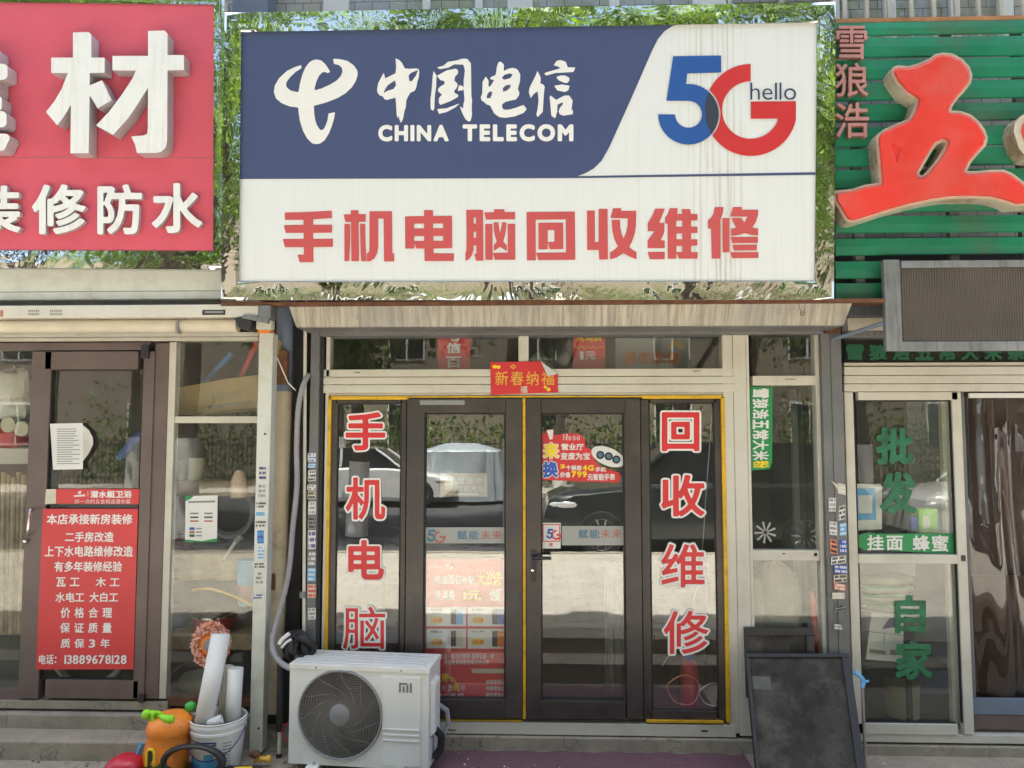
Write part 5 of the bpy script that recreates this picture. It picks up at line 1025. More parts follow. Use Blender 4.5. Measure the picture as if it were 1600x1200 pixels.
mb = MB(); mb.add([at(*pos(x, y), WPl, .125 + float(hgt(d)) - .013 * min(1, max(0, (4 - q_) / 10))) for (x, y), d, q_ in zip(V, Dv, Nv)], [f[::-1] for f in Fc], 'wu_red'); mb.build('letter_face', wl, smooth=True)
# edge of the next big character
mb = MB(); mb.shape([[[(1584, 205), (1586, 192), (1594, 182), (1610, 172), (1650, 160), (1700, 170), (1720, 210), (1690, 245), (1640, 250), (1604, 246), (1592, 232)]]], WPl, 'wu_rim', (0, 0), 1, .125, 1.2, depth=.12, side='wu_side'); w2 = mb.build('letter', gs, label='edge of the next red character')
mb = MB(); mb.shape([[[(1597, 205), (1599, 194), (1612, 182), (1650, 168), (1700, 180), (1712, 210), (1690, 238), (1640, 243), (1608, 236)]]], WPl, 'wu_red', (0, 0), 1, .135, 1.2, depth=.009); mb.build('letter_face', w2)
mb = MB(); mb.fb(1304, 468.4, 1384, 474, yg + .03, .1, 'rust'); mb.fb(1325, 475, 1760, 494, -.10, .1, 'galv'); mb.fb(1325, 495, 1760, 515, -.09, .1, 'paper_cream'); mb.fb(1325, 516, 1760, 525, -.08, .1, 'galv')
one(mb, 'shutter_box', 'beige ribbed shutter box under the green slatted sign behind the mesh cage', 'shutter box', bevel=.003)
# cage for the air conditioner
yk = -.40
cg = thing('air_conditioner_cage', 'grey metal cage with brown wire mesh hanging over the wholesale shop door', 'cage', (PX(1500, 480, yk), yk, PZ(547, 1500, yk)))
mb = MB(); mb.fb(1383, 405.5, 1408, 548, yk, .04, 'galv'); mb.fb(1408.2, 406, 1760, 417, yk + .002, .04, 'galv'); mb.fb(1408.2, 533, 1760, 547.5, yk + .002, .04, 'galv'); mb.build('cage_frame', cg, bevel=.003)
X0, X1, z0, z1 = rect(1408, 417, 1700, 533, yk + .01); mb = MB(); st = .0145; n = int((X1 - X0) / st); k_ = int((z1 - z0) / st)
for i in range(n + 1): x = X0 + i * st; mb.box(x - .0042, x + .0042, yk + .012, yk + .016, z0, z1, 'mesh_wire')
for j in range(k_ + 1): z = z0 + j * st; mb.box(X0, X1, yk + .017, yk + .021, z - .0042, z + .0042, 'mesh_wire')
mb.build('wire_mesh', cg)
mb = MB(); X0, X1, z0, z1 = rect(1386, 407, 1760, 546, yk + .05); mb.box(X0 + .01, X1, yk + .045, yk + .06, z0, z1, 'room_dark'); mb.build('back_plate', cg)
# front of the wholesale shop
rs = thing('shopfront', 'wholesale grocery shop front with a white framed glass door and green stuck on characters', 'shop front', (PX(1450, 1000, 0), 0, .1))
mb = MB()
for k, (a, b_) in enumerate(((572.5, 585.5), (586.3, 598.8), (599.6, 611.5))): mb.fb(1319, a, 1760, b_, yf - .003 * k, .09, 'white_alu')
mb.fb(1327, 1149, 1760, 1162, yf - .004, .1, 'white_alu'); mb.fb(1319, 566, 1760, 572, yf + .02, .07, 'paper_cream'); mb.fb(1321, 612, 1326.5, 1149, yf + .01, .07, 'white_alu'); mb.build('frame', rs, bevel=.003)
X0, X1, z0, z1 = rect(1320, 524, 1760, 568, 0); mb = MB(); mb.box(X0, X1, .0, .006, z0, z1, 'glass_dark'); mb.build('transom_pane', rs)
mb = MB(); tx = '雪狼浩五常大米杂粮'; tp = YP(-.004)
for k, ch in enumerate(tx): mb.text(ch, (1322 + 36 * k, 538, 1350 + 36 * k, 563), tp, 'green_dim', 0, .05, 40)
mb.build('lettering', rs, label='dark green characters along the transom')
mb = MB(); leaf_frame(mb, (1327, 612.5, 1512, 1148), (1341, 625, 1497, 1131), yf - .012, .05, 'white_alu'); mb.fb(1341.2, 866.5, 1496.8, 881, yf - .011, .045, 'white_alu'); rd = mb.build('door', rs, bevel=.003, label='white framed sliding glass door')
pane(rd, (1341, 625, 1497, 867), m='glass_old'); pane(rd, (1341, 880, 1497, 1131), m='glass_old')
mb = MB(); mb.fb(1480, 625, 1494, 1131, .03, .04, 'white_alu'); mb.build('inner_stile', rs); mb = MB(); mb.fb(1503, 868, 1509, 877, yf - .02, .01, 'black_plastic'); mb.build('lock', rd)
RP = YP(-.012)
mb = MB(); mb.quad([(1341, 836), (1352, 833), (1380, 834), (1500, 833), (1500, 866), (1400, 861), (1375, 858), (1352, 860), (1342, 855)], RP, 'green_strip', .001, .001)
for ch, r_ in (('挂', (1355, 836, 1381, 860)), ('面', (1385, 837, 1411, 860)), ('蜂', (1426, 836, 1453, 861)), ('蜜', (1456, 836, 1482, 862))): mb.text(ch, r_, RP, 'paper', .003, .025, 40)
mb.build('sticker', rd, label='green strip with four white characters')
for ch, q_, bd in (('批', (1369, 668, 1428, 726), .045), ('发', (1375, 737, 1432, 803), .045), ('自', (1398, 930, 1447, 990), .035), ('家', (1399, 1000, 1457, 1062), .035)): mb = MB(); mb.text(ch, q_, RP, 'green_letter', .001, bd, 50); mb.build('character', rd)
ct = thing('door_curtain', 'brown tinted plastic door curtain hanging from a white bar', 'door curtain', (PX(1560, 900, .02), .02, .15))
mb = MB(); V, Fc = [], []; X0, X1, z0, z1 = rect(1510, 618, 1760, 1092, .03); n = 70
for i in range(n + 1):
    for j in range(13): u, v = i / n, j / 12; V.append((X0 + (X1 - X0) * u,   .03 + .018 * math.sin(u * 24) + .012 * math.sin(u * 19 + v * 3) + .010 * math.sin(v * 9 + u * 8), z0 + (z1 - z0) * v))
mb.add(V, [(i * 13 + j, (i + 1) * 13 + j, (i + 1) * 13 + j + 1, i * 13 + j + 1) for i in range(n) for j in range(12)], 'plastic_film'); mb.build('plastic_sheet', ct, smooth=True)
mb = MB(); mb.fb(1515, 614, 1760, 621.5, yf - .01, .02, 'white_plain'); mb.build('hanging_bar', ct, bevel=.002)
mb = MB(); mb.fb(1516, 1093, 1760, 1118, -.01, .03, 'bluegrey'); mb.fb(1511, 1118.2, 1760, 1140, -.005, .03, 'door_brown_pale'); mb.fb(1511.5, 613, 1517, 1140, .0, .05, 'post_grey'); mb.build('kick_board', ct, bevel=.003)
mb = MB(); mb.fb(1518, 900, 1760, 1095, .25, .02, 'brown_curtain'); mb.fb(1518, 621, 1760, 899, .45, .02, 'brown_curtain'); one(mb, 'display_board', 'brown boarded counter behind the plastic door curtain', 'counter')
# goods behind the wholesale shop's glass
for k, lab in enumerate(('topmost cream rice sack of the pile behind the glass door', 'second cream rice sack from the top behind the glass door', 'third cream rice sack from the top behind the glass door', 'lowest cream rice sack above the white carton')):
    sk_ = thing('rice_sack', lab, 'sack', tuple(at(1378, 900 + 14 * k, YP(.28))), 'rice sacks piled behind the glass door')
    mb = MB(); c0 = at(1376, 903 + 13.5 * k, YP(.28)); mb.blob(c0, (.19, .14, .034), 'sack_cream', k + 10, .06, 24, 12, .7); mb.build('sack_body', sk_, smooth=True)
    if k < 3: mb = MB(); mb.box(c0.x - .15, c0.x + .15, c0.y - .142, c0.y - .135, c0.z - .042, c0.z - .030, 'green_strip'); mb.build('green_band', sk_)
wb = thing('carton', 'white printed carton standing tilted under the rice sacks', 'carton', tuple(at(1380, 1030, YP(.12))))
mb = MB(); q = [(1362, 957), (1412, 963), (1411, 1035), (1353, 1030)]; f = [at(x, y, YP(.10)) for x, y in q]; mb.hexa(f[::-1], [p + Vector((0, .25, 0)) for p in f[::-1]], 'paper'); mb.build('box_body', wb)
mb = MB(); mb.quad([(1378, 983), (1390, 966), (1403, 964), (1398, 980)], YP(.10), 'bucket_purple', .002); mb.quad([(1354, 986), (1411, 992), (1411, 993), (1354, 987)], YP(.10), 'print_grey', .002); mb.quad([(1381.5, 988), (1382.5, 988), (1381.5, 1006), (1380.5, 1006)], YP(.10), 'print_grey', .002); mb.quad([(1359, 1014), (1384, 1017), (1384, 1023), (1358, 1020)], YP(.10), 'print_grey', .002); mb.quad([(1391, 1015), (1404, 1016), (1404, 1024), (1391, 1023)], YP(.10), 'print_grey', .002); mb.build('printing', wb)
mb = MB(); mb.fb(1330, 1036, 1480, 1046, .14, .5, 'room_dark'); mb.fb(1338, 1046, 1344, 1140, .16, .04, 'room_dark'); mb.fb(1420, 1046, 1426, 1140, .16, .04, 'room_dark'); one(mb, 'low_table', 'dark low table carrying the rice sacks and the white carton', 'table')
mb = MB(); mb.lathe([(.09, 0), (.10, .01), (.11, .22), (.105, .225)], (PX(1410, 1100, .4), .4, .07), 'sack_cream', 24); one(mb, 'rice_bin', 'pale cylindrical bin under the low table', 'bin', smooth=True)
qr = thing('payment_sign', 'white payment card with a blue square frame behind the glass door', 'sign', tuple(at(1358, 828, YP(.06))))
mb = MB(); mb.quad([(1337, 756), (1376, 756.5), (1378, 762), (1378, 827), (1340, 829)], YP(.05), 'paper', 0, .008); mb.build('card', qr)
mb = MB(); mb.shape([[[(1337, 763), (1368, 763), (1369, 812), (1339, 813)], [(1341, 774), (1363, 774), (1363, 802), (1342, 802)]]], YP(.05), 'sky_print', (0, 0), 1, .002, .7); mb.build('blue_frame', qr)
bx = thing('goods_box', 'pale green and white goods box on the sill above the green strip', 'box', tuple(at(1450, 832, YP(.1)))); mb = MB(); mb.fb(1436, 795, 1466, 832, .08, .1, 'lime_plastic'); mb.build('box_body', bx, bevel=.004); mb = MB(); mb.fb(1442, 806, 1452, 826, .077, .002, 'paper'); mb.fb(1424, 808, 1435, 828, .09, .03, 'blue_print'); mb.build('box_label', bx)
mb = MB(); mb.fb(1425, 620, 1478, 1130, .9, .05, 'curtain_grey'); mb.fb(1340, 880, 1430, 900, .5, .3, 'shelf_white'); one(mb, 'shelf_unit', 'grey shelf unit standing deep behind the glass door', 'shelf')

# ================================================================== inside the telecom shop
for lab, r_, txt, y in (('red hanging banner with white characters behind the transom', (684, 515, 735, 590), (('电', (697, 511, 718, 533)), ('信', (697, 535.5, 720, 552)), ('百', (697, 557, 720, 575))), .13), ('red hanging banner with a yellow row behind the transom', (896, 517, 946, 590), (('1', (906, 549, 912, 562)), ('元', (914, 549, 931, 562))), .14)):
    bn = thing('hanging_banner', lab, 'banner', tuple(at((r_[0] + r_[2]) / 2, 545, YP(y)))); mb = MB(); mb.fb(*r_, y, .004, 'poster_red'); mb.build('banner_sheet', bn); mb = MB()
    for ch, q in txt: mb.text(ch, q, YP(y), 'paper', .002, .03, 40)
    if '元' in [c for c, q in txt]:
        mb.text('凭消费', (899, 522, 941, 533.5), YP(y), 'yellow_print', .002, .03, 36)
        zz = [(898 + 5 * k, 540 + (4 if k % 2 else 0)) for k in range(10)]
        for a, b_ in zip(zz, zz[1:]): mb.quad([a, b_, (b_[0], b_[1] + .8), (a[0], a[1] + .8)], YP(y), 'yellow_print', .002)
    mb.build('lettering', bn)
pz = thing('wall_sign', 'grey welcome sign with orange characters behind the transom', 'sign', tuple(at(1018, 560, YP(.25)))); mb = MB(); mb.fb(962, 528, 1078, 590, .25, .01, 'frost'); mb.build('board', pz); mb = MB(); mb.text('喜迎来客', (975, 549, 1062, 570), YP(.25), 'orange_print', .002, .05, 40, .15)
for k in range(12):
    a = k * math.pi / 11; mb.quad([(1056 + 5 * math.cos(a), 545 - 5 * math.sin(a)), (1056 + 14 * math.cos(a), 545 - 13 * math.sin(a)), (1056 + 14 * math.cos(a + .12), 545 - 13 * math.sin(a + .12)), (1056 + 5 * math.cos(a + .2), 545 - 5 * math.sin(a + .2))], YP(.25), 'gold_print', .002)
mb.build('lettering', pz)
for lab, x, y in (('round frosted globe lamp behind the transom beside the red banner', 880, 560), ('round frosted globe lamp behind the top of the new year sheet', 843, 561)):
    gl_ = thing('globe_lamp', lab, 'lamp', tuple(at(x, y, YP(.8)))); c0 = at(x, y, YP(.8)); mb = MB(); mb.blob(c0, (.057, .057, .057), 'glass_bulb', 1, 0, 24, 16); mb.build('globe', gl_, smooth=True); mb = MB(); mb.tube([c0 + Vector((0, 0, .06)), (c0.x, c0.y, ZC)], .006, 'chrome', 8); mb.build('stem', gl_)
for lab, x, y, d in (('lit round ceiling downlight nearer the glass, upper one', 738, 545.5, 2.2), ('lit round ceiling downlight below the other one', 745, 558, 2.8)):
    c0 = at(x, y, YP(d)); dl_ = thing('downlight', lab, 'lamp', (c0.x, c0.y, c0.z)); mb = MB(); mb.lathe([(.045, 0), (.045, .012)], c0, 'lamp_on', 20); mb.build('diffuser', dl_); mb = MB(); mb.lathe([(.046, -.002), (.058, 0), (.058, .014), (.046, .014)], c0, 'white_plain', 20); mb.tube([c0 + Vector((0, 0, .014)), (c0.x, c0.y, ZC)], .02, 'white_plain', 8); mb.build('trim_ring', dl_)
for lab, (cx_, y0, y1), w, sd in (('bulging grey sack standing behind the narrow window', (1212, 878, 1000), .15, 3), ('second grey sack half hidden at the edge of the narrow window', (1172, 890, 1010), .10, 5)):
    zt, zl = PZ(y0, cx_, .2), PZ(y1, cx_, .2) - .35; mb = MB(); mb.blob((PX(cx_, 940, .16), .16, (zt + zl) / 2), (w, .12, (zt - zl) / 2), 'sack_grey', sd, .10, 26, 18, .75); one(mb, 'stuffed_sack', lab, 'sack', smooth=True)
one(pole(1268, 924, 1280, 1030, .06, .017, 'letter_red'), 'plastic_tube', 'bright red tube leaning inside the narrow window', 'tube', smooth=True)
mb = MB(); mb.fb(1243, 610, 1280, 1120, .5, .04, 'curtain_grey'); mb.fb(1171, 610, 1242, 1120, 1.2, .04, 'room_grey'); one(mb, 'storage_cabinet', 'grey cabinet side seen behind the narrow window', 'cabinet')
ex = thing('red_canister', 'tall red canister with a blue cap standing behind the side light below the red characters', 'canister', tuple(at(1078, 1105, YP(.15))))
c0 = at(1078, 1108, YP(.16)); mb = MB(); mb.lathe([(.055, 0), (.058, .01), (.056, .25), (.05, .29), (.03, .31)], c0, 'red_plastic', 24); mb.build('canister_body', ex, smooth=True); mb = MB(); mb.lathe([(.028, .31), (.028, .345), (.01, .35)], c0, 'blue_print', 16); mb.build('cap', ex, smooth=True)
for lab, x, y, r_ in (('loop of white cable lying at the corner of the side light', 1112, 1085, .075), ('loose orange cable round the red canister', 1068, 1078, .10)):
    c0 = at(x, y, YP(.08)); mb = MB(); mb.tube([c0 + Vector((r_ * math.cos(a) * (1 + .1 * math.sin(3 * a)), .02 * math.sin(2 * a), r_ * .9 * math.sin(a))) for a in np.linspace(0, 9.5, 50)], .004, 'paper' if 'white' in lab else 'mop_orange', 6); one(mb, 'cable', lab, 'cable', smooth=True)
mb = MB(); mb.tube(curve_pts([at(x, y, YP(.1)) for x, y in ((1113, 640), (1104, 760), (1095, 880), (1078, 960), (1060, 1000), (1035, 1040))]), .003, 'paper', 6); one(mb, 'cable', 'long thin white cable hanging behind the red characters', 'cable', smooth=True)
chx = thing('office_chair', 'dark office chair with a blue sticker deep behind the side light', 'chair', (PX(1060, 1050, .9), .9, .06))
mb = MB(); c0 = Vector((PX(1060, 900, .9), .9, 0)); mb.box(c0.x - .22, c0.x + .22, c0.y - .05, c0.y + .02, .55, 1.0, 'leather'); mb.build('backrest', chx, bevel=.03); mb = MB(); mb.box(c0.x - .23, c0.x + .23, c0.y, c0.y + .45, .45, .53, 'leather'); mb.build('seat', chx, bevel=.03)
for sx in (-.2, .2):
    for sy in (.03, .42): mb = MB(); mb.tube([(c0.x + sx, c0.y + sy, .06), (c0.x + sx * .9, c0.y + sy, .46)], .012, 'chrome', 8); mb.build('leg', chx)
mb = MB(); X0, X1, z0, z1 = rect(665, 950, 800, 1090, 1.4); mb.box(X0, X1, 1.4, 1.9, .06, .95, 'shelf_white'); mb.box(X0 - .02, X1 + .02, 1.38, 1.92, .951, .99, 'room_dark'); one(mb, 'shop_counter', 'white shop counter with a dark top deep behind the double door', 'counter', bevel=.01)
mb = MB(); V = []; X0, X1, z0, z1 = rect(946, 880, 985, 1092, .35)
for i in range(17):
    for j in range(2): V.append((X0 + (X1 - X0) * i / 16, .35 + .02 * math.sin(i * 1.3), z0 + (z1 - z0) * j))
mb.add(V, [(2 * i, 2 * i + 2, 2 * i + 3, 2 * i + 1) for i in range(16)], 'curtain_grey'); ob = mb.build('cloth_curtain', smooth=True); so = ob.modifiers.new('thick', 'SOLIDIFY'); so.thickness = .006; tag(ob, 'grey cloth curtain hanging inside the door leaf with the lever handle', 'curtain')

# ================================================================== things standing on the ground outside
# big dark boards leaning on the narrow window
def board(label, q, m_edge, m_face, yt, yb_, inset):
    b = thing('leaning_board', label, 'board', tuple(at((q[2][0] + q[3][0]) / 2, q[2][1], YP(yb_)) if False else at((q[0][0] + q[1][0]) / 2, q[0][1], YP(yt))))
    f = [at(*q[0], YP(yt)), at(*q[1], YP(yt)), at(*q[2], YP(yb_)), at(*q[3], YP(yb_))]
    nrm = (f[1] - f[0]).cross(f[0] - f[3]).normalized()
    if nrm.y > 0: nrm = -nrm
    L_ = lambda u, v: (f[0] * (1 - u) + f[1] * u) * (1 - v) + (f[3] * (1 - u) + f[2] * u) * v
    mb = MB(); iu, iv = inset
    mb.hexa([L_(0, 1), L_(1, 1), L_(1, 0), L_(0, 0)], [p - nrm * .022 for p in (L_(0, 1), L_(1, 1), L_(1, 0), L_(0, 0))], m_face); mb.build('board_face', b)
    mb = MB()
    for u0, v0, u1, v1 in ((0, 0, 1, iv), (0, iv, iu, 1), (1 - iu * 2.2, iv, 1, 1)):
        p = [L_(u0, v1), L_(u1, v1), L_(u1, v0), L_(u0, v0)]; mb.hexa([x + nrm * .014 for x in p], [x - nrm * .026 for x in p], m_edge)
    mb.build('edge_strip', b, bevel=.004)
    return b, L_, nrm
bq, L1, n1 = board('large dark scuffed board with raised black edges leaning against the narrow window', [(1164, 1022), (1326, 1022), (1353, 1216), (1182, 1216)], 'board_edge', 'board_dark', -.13, -.52, (.035, .035))
mb = MB(); p = [L1(.05, .30) + n1 * .001, L1(.22, .31) + n1 * .001, L1(.22, .20) + n1 * .001, L1(.05, .19) + n1 * .001]; mb.add(p, [(0, 1, 2, 3)], 'board_patch'); mb.build('worn_patch', bq)
board('smaller dark board with a pale inner line standing behind the large scuffed board', [(1163, 980), (1270, 980), (1276, 1090), (1167, 1090)], 'board_edge', 'board_dark', -.06, -.115, (.05, .12))
sq = thing('squeegee_pole', 'thin brown pole wrapped in blue tape at its top beside the dark board', 'pole', tuple(at(1353, 1214, YP(-.40))))
mb = MB(); mb.tube([at(1347, 1064, YP(-.22)), at(1353, 1216, YP(-.40))], .009, 'pole_brown', 10); mb.build('pole', sq, smooth=True)
mb = MB(); mb.tube(curve_pts([at(1335, 1050, YP(-.22)), at(1343, 1056, YP(-.225)), at(1349, 1064, YP(-.225)), at(1347, 1074, YP(-.23))]), .0125, 'tape_blue', 8); mb.tube([at(1344, 1066, YP(-.225)), at(1357, 1064, YP(-.225))], .008, 'tape_blue', 8); mb.build('tape', sq, smooth=True)

# white bucket with paper rolls
bc = Vector((at(337, 1190, YP(-.36)).x, -.34, 0)); Rb = .158
bk = thing('plastic_bucket', 'white plastic bucket with a blue label holding rolls of white paper', 'bucket', tuple(bc))
zt = PZ(1118, 337, bc.y)
mb = MB(); mb.lathe([(.128, .002), (.133, .008), (Rb - .006, zt - .075), (Rb + .001, zt - .07), (Rb + .001, zt - .056), (Rb - .004, zt - .052), (Rb + .003, zt - .03), (Rb + .003, zt - .018), (Rb - .001, zt - .012), (Rb + .005, zt - .003), (Rb + .003, zt), (Rb - .007, zt - .002), (.125, .02)], bc, 'white_plain', 48); mb.build('bucket_body', bk, smooth=True)
def on_bucket(mb, a0, a1, h0, h1, m, d=.0012, n=10):
    V = []
    for i in range(n + 1):
        a = R(a0 + (a1 - a0) * i / n)
        for h in (h0, h1): r_ = .133 + (Rb - .006 - .133) * (h - .008) / (zt - .083) + d; V.append((bc.x + r_ * math.cos(a), bc.y + r_ * math.sin(a), h))
    mb.add(V, [(2 * i, 2 * i + 2, 2 * i + 3, 2 * i + 1) for i in range(n)], m)
mb = MB(); on_bucket(mb, 205, 290, zt - .105, zt - .097, 'bucket_purple'); on_bucket(mb, 282, 290, zt - .118, zt - .108, 'bucket_purple', .0016); on_bucket(mb, 215, 292, .02, .085, 'sky_print'); on_bucket(mb, 220, 250, .025, .06, 'bucket_blue', .002); on_bucket(mb, 262, 285, .03, .12, 'sky_print', .0018)
for k in range(9): on_bucket(mb, 303, 322, .03 + .018 * k, .036 + .018 * k, 'print_grey', .0014)
mb.build('bucket_label', bk, label='blue printed label')
mb = MB(); hp_ = [bc + Vector((Rb * math.cos(a) * 1.05, -abs(math.sin(a)) * .0 - .155 * math.sin(math.pi * k / 20) * 1.08, zt - .045 - .15 * math.sin(math.pi * k / 20))) for k, a in ((k, math.pi * k / 20) for k in range(21))]; mb.tube(hp_, .0035, 'bucket_purple', 8); mb.build('handle', bk, smooth=True)
def roll(label, top, bot, yt, yb_, r_, m_='paper'):
    a, b_ = at(*bot, YP(yb_)), at(*top, YP(yt)); d = (b_ - a).normalized(); ref = Vector((0, 1, 0)); u = d.cross(ref).normalized(); w = u.cross(d); V, Fc = [], []; n = 72; turns = 3.2
    for i in range(n + 1):
        t_ = 2 * math.pi * turns * i / n; rr = r_ * (1 - .28 * i / n)
        for p in (a, b_): V.append(p + (u * math.cos(t_) + w * math.sin(t_)) * rr)
    mb = MB(); mb.add(V, [(2 * i, 2 * i + 2, 2 * i + 3, 2 * i + 1) for i in range(n)], m_); o = mb.build('paper_roll', smooth=True); so = o.modifiers.new('thick', 'SOLIDIFY'); so.thickness = .0012
    return tag(o, label, 'paper roll', 'paper rolls in the bucket')
roll('tall wide white paper roll leaning out of the bucket', (345, 991), (316, 1140), -.30, -.40, .056); roll('short white paper roll upright at the rim of the bucket', (368, 1044), (362, 1140), -.30, -.32, .046)
roll('cream paper roll between the tall and the short roll', (356, 1040), (348, 1130), -.25, -.28, .034, 'paper_cream'); roll('stubby white roll lying low across the bucket mouth', (347, 1123), (325, 1132), -.40, -.42, .026)
mp = thing('mop_head', 'round orange chenille mop head with a grey centre behind the paper rolls', 'mop', tuple(at(327, 1006, YP(-.16))))
mb = MB(); mc = at(330, 1007, YP(-.16)); rnd = random.Random(3)
for k in range(900):
    a = rnd.uniform(0, 6.283); rr = rnd.uniform(.070, .125); y = rnd.uniform(-.028, .028) * (1.2 - abs(rr - .095) * 10)
    p = mc + Vector((rr * math.cos(a) * .95, y, rr * math.sin(a) * 1.1)); s_ = rnd.uniform(.007, .011); q = [Vector((rnd.gauss(0, 1), rnd.gauss(0, 1), rnd.gauss(0, 1))).normalized() * s_ for _ in range(2)]
    mb.tube([p - q[0], p, p + (q[0] + q[1]) * .7], .0042, 'mop_orange' if k % 2 else 'mop_pale', 5)
mb.build('fringe', mp)
mb = MB(); mb.lathe([(.075, .012), (.078, 0), (.055, -.016), (.04, -.02), (.02, -.021)], mc, 'orange_plastic', 28, 'y'); mb.build('backing', mp, smooth=True); mb = MB(); mb.lathe([(.042, -.018), (.036, -.032), (.01, -.034)], mc, 'ac_grey', 20, 'y'); mb.tube([mc + Vector((0, -.02, 0)), mc + Vector((.03, .03, -.35))], .009, 'chrome', 8); mb.build('swivel', mp, smooth=True)
# orange carrot-shaped toy
cc = at(258, 1160, YP(-.42)); cr = thing('carrot_toy', 'orange carrot shaped plastic toy with lime green handles beside the white bucket', 'toy', (cc.x, cc.y, 0))
mb = MB(); mb.lathe([(.07, 0), (.118, .02), (.128, .08), (.118, .17), (.112, .20), (.120, .215), (.128, .24), (.118, .28), (.085, .31), (.03, .32)], (cc.x, cc.y, 0), 'orange_plastic', 36)
tb = PZ(1112, 258, cc.y) / .32
ob = mb.build('toy_body', cr, smooth=True)
for v in ob.data.vertices: v.co.z *= tb; v.co.x += (v.co.z) * .10
mb = MB(); a, b_ = at(229, 1116, YP(-.46)), at(266, 1124, YP(-.50)); mid = (a + b_) / 2 + Vector((0, 0, .012))
mb.tube(curve_pts([a, a + Vector((.03, 0, .008)), mid, b_ - Vector((.03, 0, -.006)), b_]), [.024, .020, .016, .013, .013, .014, .014, .014, .015, .016, .016, .015, .014, .014, .014, .013, .013, .013, .014, .015, .016, .017, .018, .019, .020, .021, .022, .022, .022, .022, .022, .022, .022][:33], 'lime_plastic', 14); mb.blob(a, (.028, .028, .028), 'lime_plastic', 1, 0); mb.blob(b_, (.026, .026, .026), 'lime_plastic', 1, 0); mb.tube([mid + Vector((.028 * math.cos(t_), -.012, .028 * math.sin(t_) - .01)) for t_ in np.linspace(0, 6.283, 20)], .010, 'lime_plastic', 8); mb.build('handlebar', cr, smooth=True)
mb = MB(); mb.blob(at(298, 1104, YP(-.36)), (.033, .03, .03), 'green_plastic', 1, .05); mb.tube(curve_pts([at(270, 1116, YP(-.40)), at(282, 1111, YP(-.38)), at(296, 1113, YP(-.37))]), .008, 'gold_print', 8); mb.build('leaf_top', cr, smooth=True)
mb = MB(); c0 = at(235, 1180, YP(-.545)); mb.tube([c0 + Vector((-.022, 0, -.06)), c0 + Vector((-.022, 0, .01)), c0 + Vector((-.012, 0, .03)), c0 + Vector((.012, 0, .03)), c0 + Vector((.022, 0, .01)), c0 + Vector((.022, 0, -.06))], .008, 'yellow_print', 8); mb.box(c0.x - .018, c0.x + .018, c0.y + .002, c0.y + .03, c0.z - .07, c0.z + .02, 'door_brown'); mb.build('toy_door', cr, smooth=False)
mb = MB(); V = [(cc.x - .128, cc.y - .03 + k * .001, 0) for k in range(2)]; mb.tube(curve_pts([(cc.x - .115, cc.y - .05, .01), (cc.x - .135, cc.y - .05, .09), (cc.x - .115, cc.y - .04, .17)]), .014, 'sky_print', 8); mb.build('side_strip', cr, smooth=True)
mb = MB(); rnd = random.Random(2)
for k in range(12):
    a = rnd.uniform(-2.6, -.6); h = rnd.uniform(.05, .28) * tb; rr = .126; mb.lathe([(.004, 0), (.001, -.003)], (cc.x + rr * math.cos(a) + h * .1, cc.y + rr * math.sin(a), h), 'wood_bar', 6, 'y')
mb.build('seed_mark', cr)
# black tyre, red cap, leaves, yellow block, brass valve
c0 = at(301, 1206, YP(-.52)); c0.z = .09
mb = MB(); n, k_ = 40, 12; V = []
for i in range(n):
    a = 2 * math.pi * i / n
    for j in range(k_): b_ = 2 * math.pi * j / k_; rr = .165 + .024 * math.cos(b_); V.append((c0.x + rr * math.cos(a), c0.y + .027 * math.sin(b_), .189 - .0 + rr * math.sin(a) - .03))
mb.add(V, [(i * k_ + j, ((i + 1) % n) * k_ + j, ((i + 1) % n) * k_ + (j + 1) % k_, i * k_ + (j + 1) % k_) for i in range(n) for j in range(k_)], 'black_plastic'); ob = mb.build('rubber_tyre', smooth=True); tag(ob, 'black rubber tyre standing in front of the white bucket', 'tyre')
zmin = min(v.co.z for v in ob.data.vertices)
top = PZ(1162, 301, c0.y); sc2 = top / (.189 - .03 + .189)
for v in ob.data.vertices: v.co.z = (v.co.z - zmin) * (top / (.378)) ; 
rc = at(196, 1192, YP(-.52)); mb = MB(); mb.blob((rc.x, rc.y, .055), (.10, .09, .075), 'red_plastic', 3, .05, 24, 14, .8); mb.blob((rc.x - .05, rc.y - .06, .02), (.11, .08, .014), 'red_plastic', 5, .03, 24, 8); one(mb, 'sun_cap', 'crumpled red cap lying on the step beside the carrot toy', 'cap', smooth=True)
mb = MB(); rnd = random.Random(9); lc = at(240, 1200, YP(-.56)); lc.z = .03
for k in range(26):
    a = rnd.uniform(0, 6.28); d = Vector((math.cos(a), math.sin(a) * .5, rnd.uniform(.2, 1.2))).normalized(); l = rnd.uniform(.04, .09); s_ = d.cross(Vector((0, 1, .2))).normalized() * l * .22; p = lc + Vector((rnd.uniform(-.05, .05), rnd.uniform(-.02, .02), 0)); mb.add([p, p + d * l * .5 + s_, p + d * l, p + d * l * .5 - s_], [(0, 1, 2, 3)], 'leaf_dark')
one(mb, 'weed_plant', 'small green weed growing at the foot of the carrot toy', 'plant')
yb2 = at(372, 1192, YP(-.54)); mb = MB(); mb.hexa([(yb2.x - .05, yb2.y, 0), (yb2.x + .055, yb2.y, 0), (yb2.x + .055, yb2.y, .05), (yb2.x - .05, yb2.y, .045)], [(yb2.x - .05, yb2.y + .08, 0), (yb2.x + .055, yb2.y + .08, 0), (yb2.x + .055, yb2.y + .08, .055), (yb2.x - .05, yb2.y + .08, .05)], 'yellow_print'); mb.box(yb2.x - .17, yb2.x + .10, yb2.y + .09, yb2.y + .12, 0, .042, 'black_plastic'); one(mb, 'toy_block', 'yellow and black plastic block in front of the white bucket', 'toy', bevel=.005)
